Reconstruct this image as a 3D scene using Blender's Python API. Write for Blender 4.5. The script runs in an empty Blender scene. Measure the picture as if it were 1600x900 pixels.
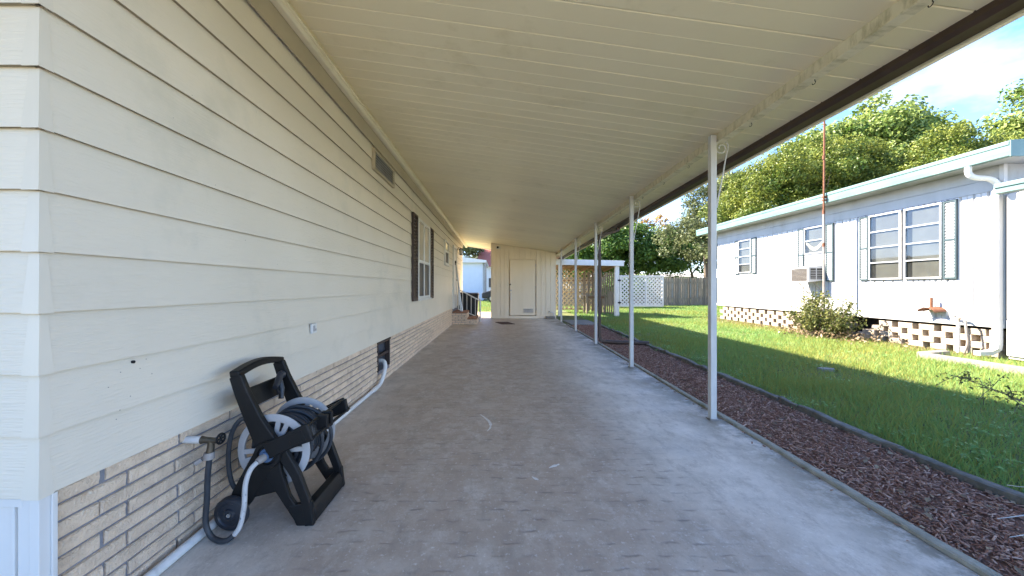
import bpy, bmesh, math, random
import numpy as np
from mathutils import Vector, Matrix
random.seed(7)
rng = np.random.default_rng(11)
R = math.radians
scene = bpy.context.scene
C = scene.collection

# ------------------------------------------------------------------ camera
cam_d = bpy.data.cameras.new('camera')
cam = bpy.data.objects.new('camera', cam_d); C.objects.link(cam)
cam.location = (0, 0, 1.2); cam.rotation_euler = (R(90), 0, 0)
cam_d.sensor_width = 36; cam_d.lens = 13.5
cam_d.shift_x = 23/1600; cam_d.shift_y = -1/1600
cam_d.clip_start = 0.05; cam_d.clip_end = 2000
scene.camera = cam

# ------------------------------------------------------------------ sky, sun, exposure
LD = Vector((1.0, -0.47, -0.95)).normalized()          # direction the sunlight travels
EL = math.asin(-LD.z); AZ = math.atan2(-LD.x, -LD.y)   # azimuth of the sun from +Y towards +X
w = bpy.data.worlds.new('World'); scene.world = w; w.use_nodes = True
nt = w.node_tree; nt.nodes.clear()
out = nt.nodes.new('ShaderNodeOutputWorld'); bg = nt.nodes.new('ShaderNodeBackground')
sky = nt.nodes.new('ShaderNodeTexSky'); sky.sky_type = 'NISHITA'; sky.sun_disc = False
sky.sun_elevation = EL; sky.sun_rotation = AZ
sky.air_density = 0.8; sky.dust_density = 0.1; sky.ozone_density = 4.0
tc = nt.nodes.new('ShaderNodeTexCoord')
mp = nt.nodes.new('ShaderNodeMapping'); mp.inputs['Scale'].default_value = (1, 1, 2.2)
mp.inputs['Location'].default_value = (0.35, 0.1, 0.0)
nz = nt.nodes.new('ShaderNodeTexNoise'); nz.inputs['Scale'].default_value = 3.2
nz.inputs['Detail'].default_value = 9; nz.inputs['Roughness'].default_value = 0.55
cr = nt.nodes.new('ShaderNodeValToRGB')
cr.color_ramp.elements[0].position = 0.54; cr.color_ramp.elements[0].color = (0, 0, 0, 1)
cr.color_ramp.elements[1].position = 0.76; cr.color_ramp.elements[1].color = (0.85, 0.85, 0.85, 1)
mx = nt.nodes.new('ShaderNodeMix'); mx.data_type = 'RGBA'
mx.inputs['B'].default_value = (2.5, 2.5, 2.6, 1)
nt.links.new(tc.outputs['Generated'], mp.inputs['Vector']); nt.links.new(mp.outputs[0], nz.inputs['Vector'])
nt.links.new(nz.outputs['Fac'], cr.inputs['Fac']); nt.links.new(cr.outputs['Color'], mx.inputs['Factor'])
hs = nt.nodes.new('ShaderNodeHueSaturation'); hs.inputs['Saturation'].default_value = 1.15; hs.inputs['Value'].default_value = .95
nt.links.new(sky.outputs[0], hs.inputs['Color']); tn_ = nt.nodes.new('ShaderNodeVectorMath'); tn_.operation = 'MULTIPLY'; tn_.inputs[1].default_value = (1.12, .94, .93)
nt.links.new(hs.outputs[0], tn_.inputs[0]); nt.links.new(tn_.outputs[0], mx.inputs['A']); nt.links.new(mx.outputs['Result'], bg.inputs['Color'])
bg.inputs['Strength'].default_value = 0.12
nt.links.new(bg.outputs[0], out.inputs[0])
sd = bpy.data.lights.new('sun', 'SUN'); sd.energy = 4.5; sd.angle = R(0.5); sd.color = (1, 0.88, 0.72)
so = bpy.data.objects.new('sun', sd); C.objects.link(so)
so.rotation_euler = LD.to_track_quat('-Z', 'Y').to_euler(); so.location = (-20, 10, 20)
scene.view_settings.view_transform = 'Standard'; scene.view_settings.look = 'None'
scene.view_settings.gamma = 1; scene.view_settings.use_curve_mapping = False
scene.view_settings.exposure = 2.72
scene.render.engine = 'CYCLES'
scene.cycles.max_bounces = 10; scene.cycles.diffuse_bounces = 6

# ------------------------------------------------------------------ materials
MATS = {}
def mat(name, c1, c2=None, scale=4.0, rough=0.6, bump=0.0, bscale=60.0, stretch=(1, 1, 1), rand=0.0,
        metallic=0.0, spec=0.35, dirt=None, dscale=1.2, dlo=0.55, dhi=0.75, detail=6, bstretch=None, attr=None, trans=0.0):
    """Principled material: two-colour noise, optional dirt layer, bump, per-object tint."""
    m = bpy.data.materials.new(name); m.use_nodes = True
    t = m.node_tree; N = t.nodes; L = t.links
    b = N['Principled BSDF']; b.inputs['Roughness'].default_value = rough
    b.inputs['Metallic'].default_value = metallic; b.inputs['Specular IOR Level'].default_value = spec
    g = N.new('ShaderNodeNewGeometry')
    vm = N.new('ShaderNodeVectorMath'); vm.operation = 'MULTIPLY'; vm.inputs[1].default_value = stretch
    L.new(g.outputs['Position'], vm.inputs[0])
    n = N.new('ShaderNodeTexNoise'); n.inputs['Scale'].default_value = scale; n.inputs['Detail'].default_value = detail
    L.new(vm.outputs[0], n.inputs['Vector'])
    mixn = N.new('ShaderNodeMix'); mixn.data_type = 'RGBA'
    mixn.inputs['A'].default_value = (*c1, 1); mixn.inputs['B'].default_value = (*(c2 or c1), 1)
    rmp = N.new('ShaderNodeMapRange'); rmp.inputs[1].default_value = 0.3; rmp.inputs[2].default_value = 0.7
    L.new(n.outputs['Fac'], rmp.inputs[0])
    fac = rmp.outputs[0]
    if attr:
        at = N.new('ShaderNodeAttribute'); at.attribute_name = attr; fac = at.outputs['Fac']
    L.new(fac, mixn.inputs['Factor'])
    col = mixn.outputs['Result']
    if dirt:
        n2 = N.new('ShaderNodeTexNoise'); n2.inputs['Scale'].default_value = dscale; n2.inputs['Detail'].default_value = 9
        n2.inputs['Roughness'].default_value = 0.65
        L.new(vm.outputs[0], n2.inputs['Vector'])
        mr = N.new('ShaderNodeMapRange'); mr.inputs[1].default_value = dlo; mr.inputs[2].default_value = dhi
        L.new(n2.outputs['Fac'], mr.inputs[0])
        m2 = N.new('ShaderNodeMix'); m2.data_type = 'RGBA'; m2.inputs['B'].default_value = (*dirt, 1)
        L.new(col, m2.inputs['A']); L.new(mr.outputs[0], m2.inputs['Factor']); col = m2.outputs['Result']
    if rand:
        oi = N.new('ShaderNodeObjectInfo')
        mr = N.new('ShaderNodeMapRange'); mr.inputs[3].default_value = 1 - rand; mr.inputs[4].default_value = 1 + rand
        L.new(oi.outputs['Random'], mr.inputs[0])
        vs = N.new('ShaderNodeVectorMath'); vs.operation = 'SCALE'
        L.new(col, vs.inputs[0]); L.new(mr.outputs[0], vs.inputs['Scale']); col = vs.outputs[0]
    L.new(col, b.inputs['Base Color'])
    if bump:
        n3 = N.new('ShaderNodeTexNoise'); n3.inputs['Scale'].default_value = bscale; n3.inputs['Detail'].default_value = 5
        v3 = N.new('ShaderNodeVectorMath'); v3.operation = 'MULTIPLY'; v3.inputs[1].default_value = bstretch or stretch
        L.new(g.outputs['Position'], v3.inputs[0]); L.new(v3.outputs[0], n3.inputs['Vector'])
        bp = N.new('ShaderNodeBump'); bp.inputs['Strength'].default_value = bump; bp.inputs['Distance'].default_value = 0.01
        L.new(n3.outputs['Fac'], bp.inputs['Height']); L.new(bp.outputs[0], b.inputs['Normal'])
    if trans:
        tr = N.new('ShaderNodeBsdfTranslucent'); L.new(col, tr.inputs['Color'])
        ms = N.new('ShaderNodeMixShader'); ms.inputs[0].default_value = trans
        L.new(b.outputs[0], ms.inputs[1]); L.new(tr.outputs[0], ms.inputs[2])
        L.new(ms.outputs[0], N['Material Output'].inputs[0])
    MATS[name] = m
    return m

M_siding = mat('painted_lap_siding', (.69, .625, .51), (.73, .665, .55), 1.5, .5, .35, 9, (1, 1, 1), bstretch=(1, 1.2, 14),
               dirt=(.50, .48, .40), dscale=1.1, dlo=.55, dhi=.85, rand=.02)
M_lapshadow = mat('painted_lap_shadow', (.28, .235, .16), (.38, .32, .23), 6, .8)
M_capm = mat('metal_corner_cap', (.67, .61, .50), (.71, .65, .54), 3, .4, .05, 20)
M_brick = mat('tan_rough_brick', (.80, .63, .46), (.62, .48, .35), 16, .85, 1.0, 110, rand=.10, dirt=(.84, .77, .65), dscale=55, dlo=.60, dhi=.72)
M_mortar = mat('dark_mortar', (.17, .17, .19), (.27, .27, .29), 14, .9, .5, 80)
M_frieze = mat('tan_frieze', (.42, .36, .26), (.48, .42, .31), 2, .55, .1, 30)
M_cream = mat('cream_aluminium', (.78, .71, .53), (.82, .75, .57), 1.0, .42, .0, 30, dirt=(.55, .48, .30), dscale=1.6, dlo=.56, dhi=.82)
M_ceil = mat('cream_ceiling_pan', (.83, .745, .52), (.87, .785, .56), 1.4, .42, .03, 40, (1, 1.0, 1), rand=.03,
             dirt=(.60, .52, .30), dscale=2.6, dlo=.58, dhi=.92)
M_beam = mat('mildewed_cream_beam', (.66, .59, .44), (.74, .67, .51), 6, .5, .05, 30, (1, 3, 1), dirt=(.32, .28, .15), dscale=7, dlo=.48, dhi=.76)
M_white = mat('white_paint', (.72, .71, .68), (.64, .63, .60), 3, .5, .04, 40)
M_post = mat('weathered_white_post', (.60, .59, .56), (.50, .49, .47), 5, .45, .03, 40, (3, 3, 1), dirt=(.42, .38, .30), dscale=7, dlo=.62, dhi=.82)
M_pvc = mat('white_pvc', (.74, .74, .72), (.62, .62, .60), 9, .4, .02, 60, dirt=(.4, .38, .33), dscale=9, dlo=.62, dhi=.8)
M_brown = mat('brown_gutter_paint', (.055, .034, .026), (.085, .055, .04), 5, .45, .04, 30)
M_blackp = mat('black_plastic', (.006, .006, .0065), (.010, .010, .010), 8, .48, .10, 300, spec=.28, dirt=(.03, .028, .026), dscale=9, dlo=.62, dhi=.85)
M_greyp = mat('silver_grey_plastic', (.46, .45, .44), (.37, .36, .355), 8, .4, .03, 200, dirt=(.2, .19, .18), dscale=10, dlo=.6, dhi=.85)
M_hose = mat('dark_grey_hose', (.028, .032, .038), (.05, .055, .062), 12, .42, .03, 100)
M_leader = mat('scuffed_pale_hose', (.55, .54, .52), (.42, .41, .40), 20, .5, .06, 90, dirt=(.08, .08, .08), dscale=40, dlo=.60, dhi=.68)
M_brass = mat('dull_brass', (.15, .125, .09), (.08, .075, .065), 30, .4, .1, 100, metallic=.8)
M_blue = mat('blue_plastic', (.06, .11, .20), (.08, .14, .24), 10, .45)
M_rubber = mat('smoky_wheel_plastic', (.02, .022, .028), (.04, .043, .05), 9, .35, .03, 60)
M_shutter = mat('dark_brown_shutter', (.045, .03, .026), (.06, .042, .036), 6, .5)
M_alu = mat('brushed_aluminium', (.55, .55, .54), (.48, .48, .47), 12, .35, .02, 80, metallic=.6)
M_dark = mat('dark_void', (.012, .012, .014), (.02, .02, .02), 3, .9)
M_shed = mat('cream_shed_panel', (.82, .72, .55), (.86, .76, .59), 1.5, .5, .03, 30, (3, 3, .6), rand=.025, dirt=(.55, .49, .38), dscale=3, dlo=.6, dhi=.85)
M_mat = mat('brown_door_mat', (.06, .03, .02), (.10, .055, .035), 40, .95, .6, 300)
M_redb = mat('red_brick_tread', (.28, .14, .09), (.36, .20, .13), 14, .85, .5, 70, rand=.12)
M_teal = mat('pale_teal_fascia', (.10, .175, .17), (.13, .205, .195), 3, .4, .03, 40, (1, .6, 1), dirt=(.19, .26, .25), dscale=2.5, dlo=.55, dhi=.8)
M_tealdk = mat('teal_trim', (.035, .058, .066), (.05, .075, .082), 5, .45)
M_nwall = mat('white_metal_siding', (.52, .52, .52), (.46, .46, .46), 2.0, .4, .03, 20, (3, 3, .5), rand=.02, dirt=(.38, .37, .34), dscale=2.6, dlo=.60, dhi=.88)
M_nfrieze = mat('chalky_white_frieze', (.40, .41, .42), (.33, .34, .34), 3, .5, .04, 30, (1, 1, .4), dirt=(.26, .25, .20), dscale=3, dlo=.58, dhi=.82)
M_block = mat('pale_concrete_block', (.42, .355, .28), (.29, .24, .19), 22, .9, .9, 70, rand=.12)
M_rust = mat('rusty_steel', (.13, .045, .022), (.19, .085, .045), 16, .8, .3, 60)
M_galv = mat('weathered_galvanised', (.36, .34, .32), (.27, .23, .20), 10, .55, .1, 60, metallic=.3)
M_wood = mat('weathered_grey_wood', (.20, .155, .115), (.29, .235, .18), 9, .85, .4, 40, (4, 4, .5), rand=.22)
M_tanwood = mat('tan_lattice_wood', (.50, .38, .22), (.60, .48, .30), 9, .8, .2, 40, rand=.06)
M_beamwood = mat('brown_rafter_wood', (.16, .09, .05), (.23, .14, .08), 7, .8, .2, 40, (1, 6, 6), rand=.15)
M_blueh = mat('pale_blue_house_wall', (.60, .66, .72), (.64, .70, .76), 2, .6)
M_redroof = mat('red_roof', (.38, .11, .07), (.44, .15, .10), 4, .8)
M_bin = mat('charcoal_bin_plastic', (.018, .019, .022), (.028, .029, .032), 6, .45, .04, 120)
M_bark = mat('grey_bark', (.16, .13, .10), (.10, .08, .06), 12, .9, .8, 30, (1, 1, .3))
M_stone = mat('weathered_edging_stone', (.20, .19, .165), (.10, .095, .08), 14, .9, .8, 40, rand=.12, dirt=(.14, .16, .08), dscale=6, dlo=.55, dhi=.75)
M_edge = mat('mossy_concrete_strip', (.36, .34, .28), (.25, .24, .19), 12, .9, .7, 50, dirt=(.12, .13, .06), dscale=5, dlo=.52, dhi=.72)
M_conc = mat('pale_concrete', (.24, .225, .20), (.17, .16, .14), 8, .85, .4, 60)
M_chip = mat('red_brown_bark_chip', (.20, .085, .055), (.66, .44, .33), 20, .9, .3, 90, attr='tint')
M_grass = mat('lawn_blades', (.17, .33, .095), (.33, .28, .055), 3, .55, attr='tint', trans=.38, spec=.25)
M_soil = mat('soil', (.15, .075, .05), (.23, .13, .09), 14, .95, .7, 60)

def leafmat(name, a, b, tr=.35, rough=.45):
    return mat(name, a, b, attr='tint', trans=tr, rough=rough, spec=.3)
L_yellow = leafmat('yellow_green_leaf', (.045, .090, .014), (.27, .30, .055))
L_vine = leafmat('vine_leaf', (.07, .135, .02), (.36, .43, .13))
L_green = leafmat('mid_green_leaf', (.035, .085, .014), (.15, .25, .045))
L_oak = leafmat('grey_green_leaf', (.055, .075, .028), (.23, .26, .12))
L_orange = leafmat('autumn_leaf', (.40, .19, .03), (.42, .34, .07))
L_bush = leafmat('shrub_leaf', (.05, .075, .022), (.24, .24, .07))
L_dry = leafmat('dry_leaf', (.16, .10, .055), (.30, .23, .14), .15)

def glass(name, col, rough=.05):
    m = bpy.data.materials.new(name); m.use_nodes = True
    b = m.node_tree.nodes['Principled BSDF']; b.inputs['Base Color'].default_value = (*col, 1)
    b.inputs['Roughness'].default_value = rough; b.inputs['Specular IOR Level'].default_value = .6
    return m
G_dark = glass('dark_screened_glass', (.03, .03, .033), .45)
G_blind = glass('glass_over_blind', (.46, .43, .36), .10)
def clear_glass():
    m = bpy.data.materials.new('window_glass'); m.use_nodes = True
    t = m.node_tree; t.nodes.clear()
    o = t.nodes.new('ShaderNodeOutputMaterial'); a = t.nodes.new('ShaderNodeBsdfTransparent'); g = t.nodes.new('ShaderNodeBsdfGlossy')
    g.inputs['Roughness'].default_value = .02; a.inputs[0].default_value = (.88, .9, .9, 1)
    x = t.nodes.new('ShaderNodeMixShader'); x.inputs[0].default_value = .05; t.links.new(a.outputs[0], x.inputs[1]); t.links.new(g.outputs[0], x.inputs[2])
    t.links.new(x.outputs[0], o.inputs[0]); return m
G_clear = clear_glass()
M_blind = mat('beige_blind', (.085, .08, .072), (.12, .115, .10), 3, .7)

def slab_material():
    m = bpy.data.materials.new('worn_painted_concrete'); m.use_nodes = True
    t = m.node_tree; N = t.nodes; L = t.links; b = N['Principled BSDF']
    b.inputs['Specular IOR Level'].default_value = .35
    g = N.new('ShaderNodeNewGeometry')
    def noise(s, d=6, r=.55, st=(1, 1, 1)):
        v = N.new('ShaderNodeVectorMath'); v.operation = 'MULTIPLY'; v.inputs[1].default_value = st
        L.new(g.outputs['Position'], v.inputs[0])
        n = N.new('ShaderNodeTexNoise'); n.inputs['Scale'].default_value = s; n.inputs['Detail'].default_value = d; n.inputs['Roughness'].default_value = r
        L.new(v.outputs[0], n.inputs['Vector']); return n.outputs['Fac']
    def rng_(s, lo, hi, a=0., bb=1.):
        r = N.new('ShaderNodeMapRange'); r.inputs[1].default_value = lo; r.inputs[2].default_value = hi; r.inputs[3].default_value = a; r.inputs[4].default_value = bb
        L.new(s, r.inputs[0]); return r.outputs[0]
    def mixc(f, a, bcol):
        x = N.new('ShaderNodeMix'); x.data_type = 'RGBA'
        if isinstance(a, tuple): x.inputs['A'].default_value = (*a, 1)
        else: L.new(a, x.inputs['A'])
        x.inputs['B'].default_value = (*bcol, 1); L.new(f, x.inputs['Factor']); return x.outputs['Result']
    def mth(op, a, b2=None, c=None):
        x = N.new('ShaderNodeMath'); x.operation = op
        for i, v in enumerate((a, b2, c)):
            if v is None: continue
            if isinstance(v, (int, float)): x.inputs[i].default_value = v
            else: L.new(v, x.inputs[i])
        return x.outputs[0]
    sp = N.new('ShaderNodeSeparateXYZ'); L.new(g.outputs['Position'], sp.inputs[0])
    X, Y = sp.outputs[0], sp.outputs[1]
    # brown driving-lane stain (a worn coat of paint) between bare grey margins
    wob = mth('MULTIPLY', mth('SUBTRACT', noise(.9, 5), .5), 1.6)
    lane = mth('ABSOLUTE', mth('ADD', mth('ADD', X, 0.15), wob))
    lanem = rng_(lane, .75, 1.5, 1., 0.)
    lanem = mth('MULTIPLY', lanem, rng_(noise(5, 8, .7), .30, .55, .45, 1.))
    c = mixc(rng_(noise(2.6, 10, .72), .34, .64), (.74, .67, .58), (.53, .475, .405))
    c = mixc(mth('MULTIPLY', lanem, .92), c, (.42, .325, .25))
    c = mixc(rng_(noise(1.9, 10, .75, (1, .45, 1)), .52, .68, 0, .55), c, (.30, .245, .195))
    c = mixc(rng_(noise(9, 10, .8, (1, .5, 1)), .50, .64, 0, .55), c, (.30, .25, .20))
    c = mixc(rng_(noise(4.3, 12, .80, (1, .7, 1)), .54, .70, 0, .50), c, (.78, .74, .68))
    c = mixc(rng_(noise(85, 4, .6), .62, .72, 0, .6), c, (.22, .20, .18))
    c = mixc(rng_(noise(38, 6, .7), .58, .68, 0, .55), c, (.80, .77, .72))
    # damp, mossy margin beside the edging, and a fine crack or two
    edge = mth('MULTIPLY', rng_(X, 1.60, 1.98), rng_(noise(2.2, 9, .75), .40, .52))
    c = mixc(mth('MULTIPLY', edge, .85), c, (.20, .175, .13))
    # dashes pressed into the surface, staggered rows
    row = mth('DIVIDE', mth('ADD', Y, mth('MULTIPLY', mth('SUBTRACT', noise(7, 3), .5), .07)), .088)
    fl = mth('FLOOR', row)
    u = mth('ADD', mth('DIVIDE', mth('ADD', X, mth('MULTIPLY', mth('SUBTRACT', noise(5, 3), .5), .12)), .148), mth('MULTIPLY', mth('MODULO', fl, 2), .5))
    du = mth('ABSOLUTE', mth('SUBTRACT', mth('FRACT', mth('ADD', u, 100)), .5))
    dv = mth('ABSOLUTE', mth('SUBTRACT', mth('SUBTRACT', row, fl), .5))
    dash = mth('MULTIPLY', rng_(du, .16, .34, 1., 0.), rng_(dv, .02, .13, 1., 0.))
    dash = mth('MULTIPLY', dash, mth('MULTIPLY', rng_(noise(1.3, 4), .34, .52), rng_(noise(11, 3), .25, .5)))
    wn = N.new('ShaderNodeTexWhiteNoise'); wn.noise_dimensions = '2D'; cv = N.new('ShaderNodeCombineXYZ')
    L.new(mth('FLOOR', mth('ADD', u, 100)), cv.inputs[0]); L.new(fl, cv.inputs[1]); L.new(cv.outputs[0], wn.inputs['Vector'])
    dash = mth('MULTIPLY', dash, rng_(wn.outputs['Value'], .0, .7))
    lane2 = rng_(mth('ABSOLUTE', mth('SUBTRACT', X, .12)), .8, 1.25, 1., 0.)
    dash = mth('MULTIPLY', dash, lane2)
    c = mixc(mth('MULTIPLY', dash, .62), c, (.17, .145, .13))
    L.new(c, b.inputs['Base Color'])
    L.new(rng_(noise(3, 6), .3, .7, .42, .68), b.inputs['Roughness'])
    bp = N.new('ShaderNodeBump'); bp.inputs['Strength'].default_value = .35; bp.inputs['Distance'].default_value = .01
    h = mth('SUBTRACT', mth('MULTIPLY', noise(45, 6, .6), .5), mth('MULTIPLY', dash, .6))
    L.new(h, bp.inputs['Height']); L.new(bp.outputs[0], b.inputs['Normal'])
    return m
M_slab = slab_material()
M_lawn = mat('turf_ground', (.055, .085, .02), (.14, .14, .045), 5, .9, .6, 50, dirt=(.20, .16, .08), dscale=1.3, dlo=.58, dhi=.8)

# ------------------------------------------------------------------ mesh helpers
class MB:
    def __init__(s): s.v = []; s.f = []
    def add(s, vs, fs):
        k = len(s.v); s.v += [tuple(p) for p in vs]; s.f += [tuple(i + k for i in f) for f in fs]; return s
    def box(s, x0, x1, y0, y1, z0, z1):
        return s.add([(x0, y0, z0), (x1, y0, z0), (x1, y1, z0), (x0, y1, z0), (x0, y0, z1), (x1, y0, z1), (x1, y1, z1), (x0, y1, z1)],
                     [(0, 3, 2, 1), (4, 5, 6, 7), (0, 1, 5, 4), (1, 2, 6, 5), (2, 3, 7, 6), (3, 0, 4, 7)])
    def hexa(s, p): return s.add(p, [(0, 3, 2, 1), (4, 5, 6, 7), (0, 1, 5, 4), (1, 2, 6, 5), (2, 3, 7, 6), (3, 0, 4, 7)])
    def prism(s, prof, axis, a, b):
        """closed 2D profile extruded along axis x / y / z from a to b (profile uses the other two axes in order)"""
        def P(t, q): return (t, q[0], q[1]) if axis == 'x' else ((q[0], t, q[1]) if axis == 'y' else (q[0], q[1], t))
        n = len(prof); vs = [P(a, q) for q in prof] + [P(b, q) for q in prof]
        fs = [tuple(range(n - 1, -1, -1)), tuple(range(n, 2 * n))] + [(i, (i + 1) % n, n + (i + 1) % n, n + i) for i in range(n)]
        return s.add(vs, fs)
    def tube(s, pts, r, n=10, cap=True):
        pts = [Vector(p) for p in pts]; rr = r if isinstance(r, (list, tuple)) else [r] * len(pts)
        k = len(s.v); up = None
        for i, p in enumerate(pts):
            d = (pts[min(i + 1, len(pts) - 1)] - pts[max(i - 1, 0)]).normalized()
            if up is None: up = d.orthogonal().normalized()
            up = (up - d * up.dot(d))
            up = up.normalized() if up.length > 1e-6 else d.orthogonal().normalized()
            q = d.cross(up)
            for j in range(n):
                a = 2 * math.pi * j / n; s.v.append(tuple(p + (up * math.cos(a) + q * math.sin(a)) * rr[i]))
        for i in range(len(pts) - 1):
            for j in range(n):
                s.f.append((k + i * n + j, k + i * n + (j + 1) % n, k + (i + 1) * n + (j + 1) % n, k + (i + 1) * n + j))
        if cap:
            s.f.append(tuple(k + j for j in range(n - 1, -1, -1))); e = k + (len(pts) - 1) * n; s.f.append(tuple(e + j for j in range(n)))
        return s
    def lathe(s, prof, axis, c, n=32):
        """profile of (t along axis, radius) turned round an axis through c"""
        k = len(s.v)
        for t, r in prof:
            for j in range(n):
                a = 2 * math.pi * j / n; u, v = r * math.cos(a), r * math.sin(a)
                s.v.append({'x': (c[0] + t, c[1] + u, c[2] + v), 'y': (c[0] + u, c[1] + t, c[2] + v), 'z': (c[0] + u, c[1] + v, c[2] + t)}[axis])
        for i in range(len(prof) - 1):
            for j in range(n): s.f.append((k + i * n + j, k + i * n + (j + 1) % n, k + (i + 1) * n + (j + 1) % n, k + (i + 1) * n + j))
        return s
    def strip(s, pts, ws, axis, a, b):
        """a bar with changing width along a polyline lying in a plane, given thickness a..b along axis"""
        P = [Vector(p).to_2d() if len(p) == 3 else Vector(p) for p in pts]; l = []; r = []
        for i, p in enumerate(P):
            d = (P[min(i + 1, len(P) - 1)] - P[max(i - 1, 0)]).normalized(); nn = Vector((-d.y, d.x)) * ws[i] / 2
            l.append(p + nn); r.append(p - nn)
        for i in range(len(P) - 1):
            pass
        return s.prism([tuple(q) for q in l + r[::-1]], axis, a, b)
    def mesh(s, name):
        me = bpy.data.meshes.new(name); me.from_pydata(s.v, [], s.f); me.update()
        bm = bmesh.new(); bm.from_mesh(me); bmesh.ops.recalc_face_normals(bm, faces=bm.faces); bm.to_mesh(me); bm.free()
        return me
    def build(s, name, m, parent=None, smooth=False, bevel=0.0, seg=2):
        me = s.mesh(name); me.materials.append(m)
        return put(name, me, parent, smooth, bevel, seg)
def put(name, me, parent=None, smooth=False, bevel=0.0, seg=2, loc=None):
    o = bpy.data.objects.new(name, me); C.objects.link(o)
    if loc is not None: o.location = loc
    if smooth:
        for p in me.polygons: p.use_smooth = True
        try: me.set_sharp_from_angle(angle=R(40))
        except Exception: pass
    if bevel:
        b = o.modifiers.new('bevel', 'BEVEL'); b.width = bevel; b.segments = seg; b.limit_method = 'ANGLE'; b.angle_limit = R(35)
    if parent: attach(o, parent)
    return o
def attach(o, parent):
    o.parent = parent
    if parent.type == 'EMPTY': o.matrix_parent_inverse = Matrix.Translation(-Vector(parent.location))
def thing(name, label, cat, loc=(0, 0, 0), group=None):
    o = bpy.data.objects.new(name, None); C.objects.link(o); o.location = loc; o.empty_display_size = .1
    return tag(o, label, cat, group)
def tag(o, label, cat, group=None):
    o['label'] = label; o['category'] = cat
    if group: o['group'] = group
    return o
def kind(o, k, label=None):
    o['kind'] = k
    if label: o['label'] = label
    return o
def fast_mesh(name, V, F, tint=None):
    """V (n,3) and F (m,k) numpy arrays"""
    me = bpy.data.meshes.new(name); k = F.shape[1]
    me.vertices.add(len(V)); me.vertices.foreach_set('co', V.astype(np.float32).ravel())
    me.loops.add(F.size); me.loops.foreach_set('vertex_index', F.astype(np.int32).ravel())
    me.polygons.add(len(F)); me.polygons.foreach_set('loop_start', (np.arange(len(F)) * k).astype(np.int32))
    me.polygons.foreach_set('loop_total', np.full(len(F), k, np.int32))
    if tint is not None:
        a = me.attributes.new('tint', 'FLOAT', 'FACE'); a.data.foreach_set('value', tint.astype(np.float32))
    me.update(calc_edges=True); return me
def smooth_path(pts, n=6):
    """Catmull-Rom through points"""
    P = [Vector(p) for p in pts]; P = [P[0] * 2 - P[1]] + P + [P[-1] * 2 - P[-2]]; o = []
    for i in range(1, len(P) - 2):
        for k in range(n):
            t = k / n; a, b, c, d = P[i - 1], P[i], P[i + 1], P[i + 2]
            o.append(.5 * ((2 * b) + (c - a) * t + (2 * a - 5 * b + 4 * c - d) * t * t + (3 * b - a - 3 * c + d) * t ** 3))
    o.append(P[-2]); return o

# ------------------------------------------------------------------ ground
XS = -1.43                      # siding plane of the long wall
XB = -1.455                     # face of the brick skirting
def xr(y): return .0267 * (y - 3.5)          # the open side runs slightly outwards
def slab_edge(y): return 2.05 + .020 * (y - 3.5)
def mulch_edge(y): return 2.98 + .030 * (y - 3.5)
def ceil_z(x): return 3.07 - .1417 * (x + 1.36)

def lawn_sheet():
    n = 60; xs = np.concatenate([np.linspace(-300, -20, 6), np.linspace(-12, 40, n), np.linspace(60, 300, 6)])
    ys = np.concatenate([np.linspace(-300, -20, 6), np.linspace(-12, 60, n), np.linspace(80, 400, 6)])
    X, Y = np.meshgrid(xs, ys); Z = -.035 + .0 * X
    V = np.stack([X.ravel(), Y.ravel(), Z.ravel()], 1); a = len(xs)
    F = np.array([(j * a + i, j * a + i + 1, (j + 1) * a + i + 1, (j + 1) * a + i) for j in range(len(ys) - 1) for i in range(a - 1)])
    me = fast_mesh('lawn', V, F); me.materials.append(M_lawn); o = put('lawn', me); return kind(o, 'structure')
lawn_sheet()
s = MB()
yy = [-14, .3, 3.5, 8, 12.5, 14.8, 18.8]
prof = [(-3.2, -14), (-3.2, -6), (-1.75, -4), (-1.75, 1.0), (XB - .3, 1.0), (XB - .3, 18.8), (2.3, 18.8), (2.3, 14.9)] + [(slab_edge(y), y) for y in (13.0, 8, 3.5, .3)] + [(2.1, -.6), (5.8, -1.4), (5.8, -14)]  # widened out of view behind the camera to bounce sunlight onto the ceiling
s.prism(prof, 'z', -.12, 0.0)
kind(s.build('concrete_slab', M_slab, bevel=.008), 'structure')
s = MB(); s.prism([(slab_edge(.2), .2), (mulch_edge(.2), .2), (mulch_edge(12.4), 12.4), (slab_edge(12.4), 12.4)], 'z', -.10, -.022)
kind(s.build('mulch_bed', M_soil), 'structure')
s = MB(); s.box(2.42, 3.35, 12.55, 14.3, -.10, -.008)
kind(s.build('concrete_pad', M_conc, bevel=.01), 'structure')

# ------------------------------------------------------------------ near mobile home
home = thing('mobile_home', 'cream mobile home with wide lap siding over a tan brick skirting beside the carport', 'house', (-3.5, 8.5, 0))
Y0, Y1 = 1.197, 15.9
s = MB(); s.box(-8.2, XS - .05, Y0 + .05, Y1 - .02, .53, 3.02)
s.build('wall_core', M_siding, home)
s = MB(); s.prism([(-8.5, 3.03), (XS - .02, 3.03), (XS - .02, 3.14), (-4.85, 3.62), (-8.5, 3.16)], 'y', Y0 - .55, Y1 + .1)
s.build('roof', M_white, home)
s = MB(); s.hexa([(-6.5, -1.1, 2.50), (XS - .12, -1.1, 2.50), (XS - .12, Y0 + .02, 2.80), (-6.5, Y0 + .02, 2.80), (-6.5, -1.1, 2.54), (XS - .12, -1.1, 2.54), (XS - .12, Y0 + .02, 2.84), (-6.5, Y0 + .02, 2.84)]); s.build('unseen_shade_panel', M_frieze, home)  # unseen panel added to cut sky light on the front wall
PITCH = .1935; ZB = .54
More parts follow.
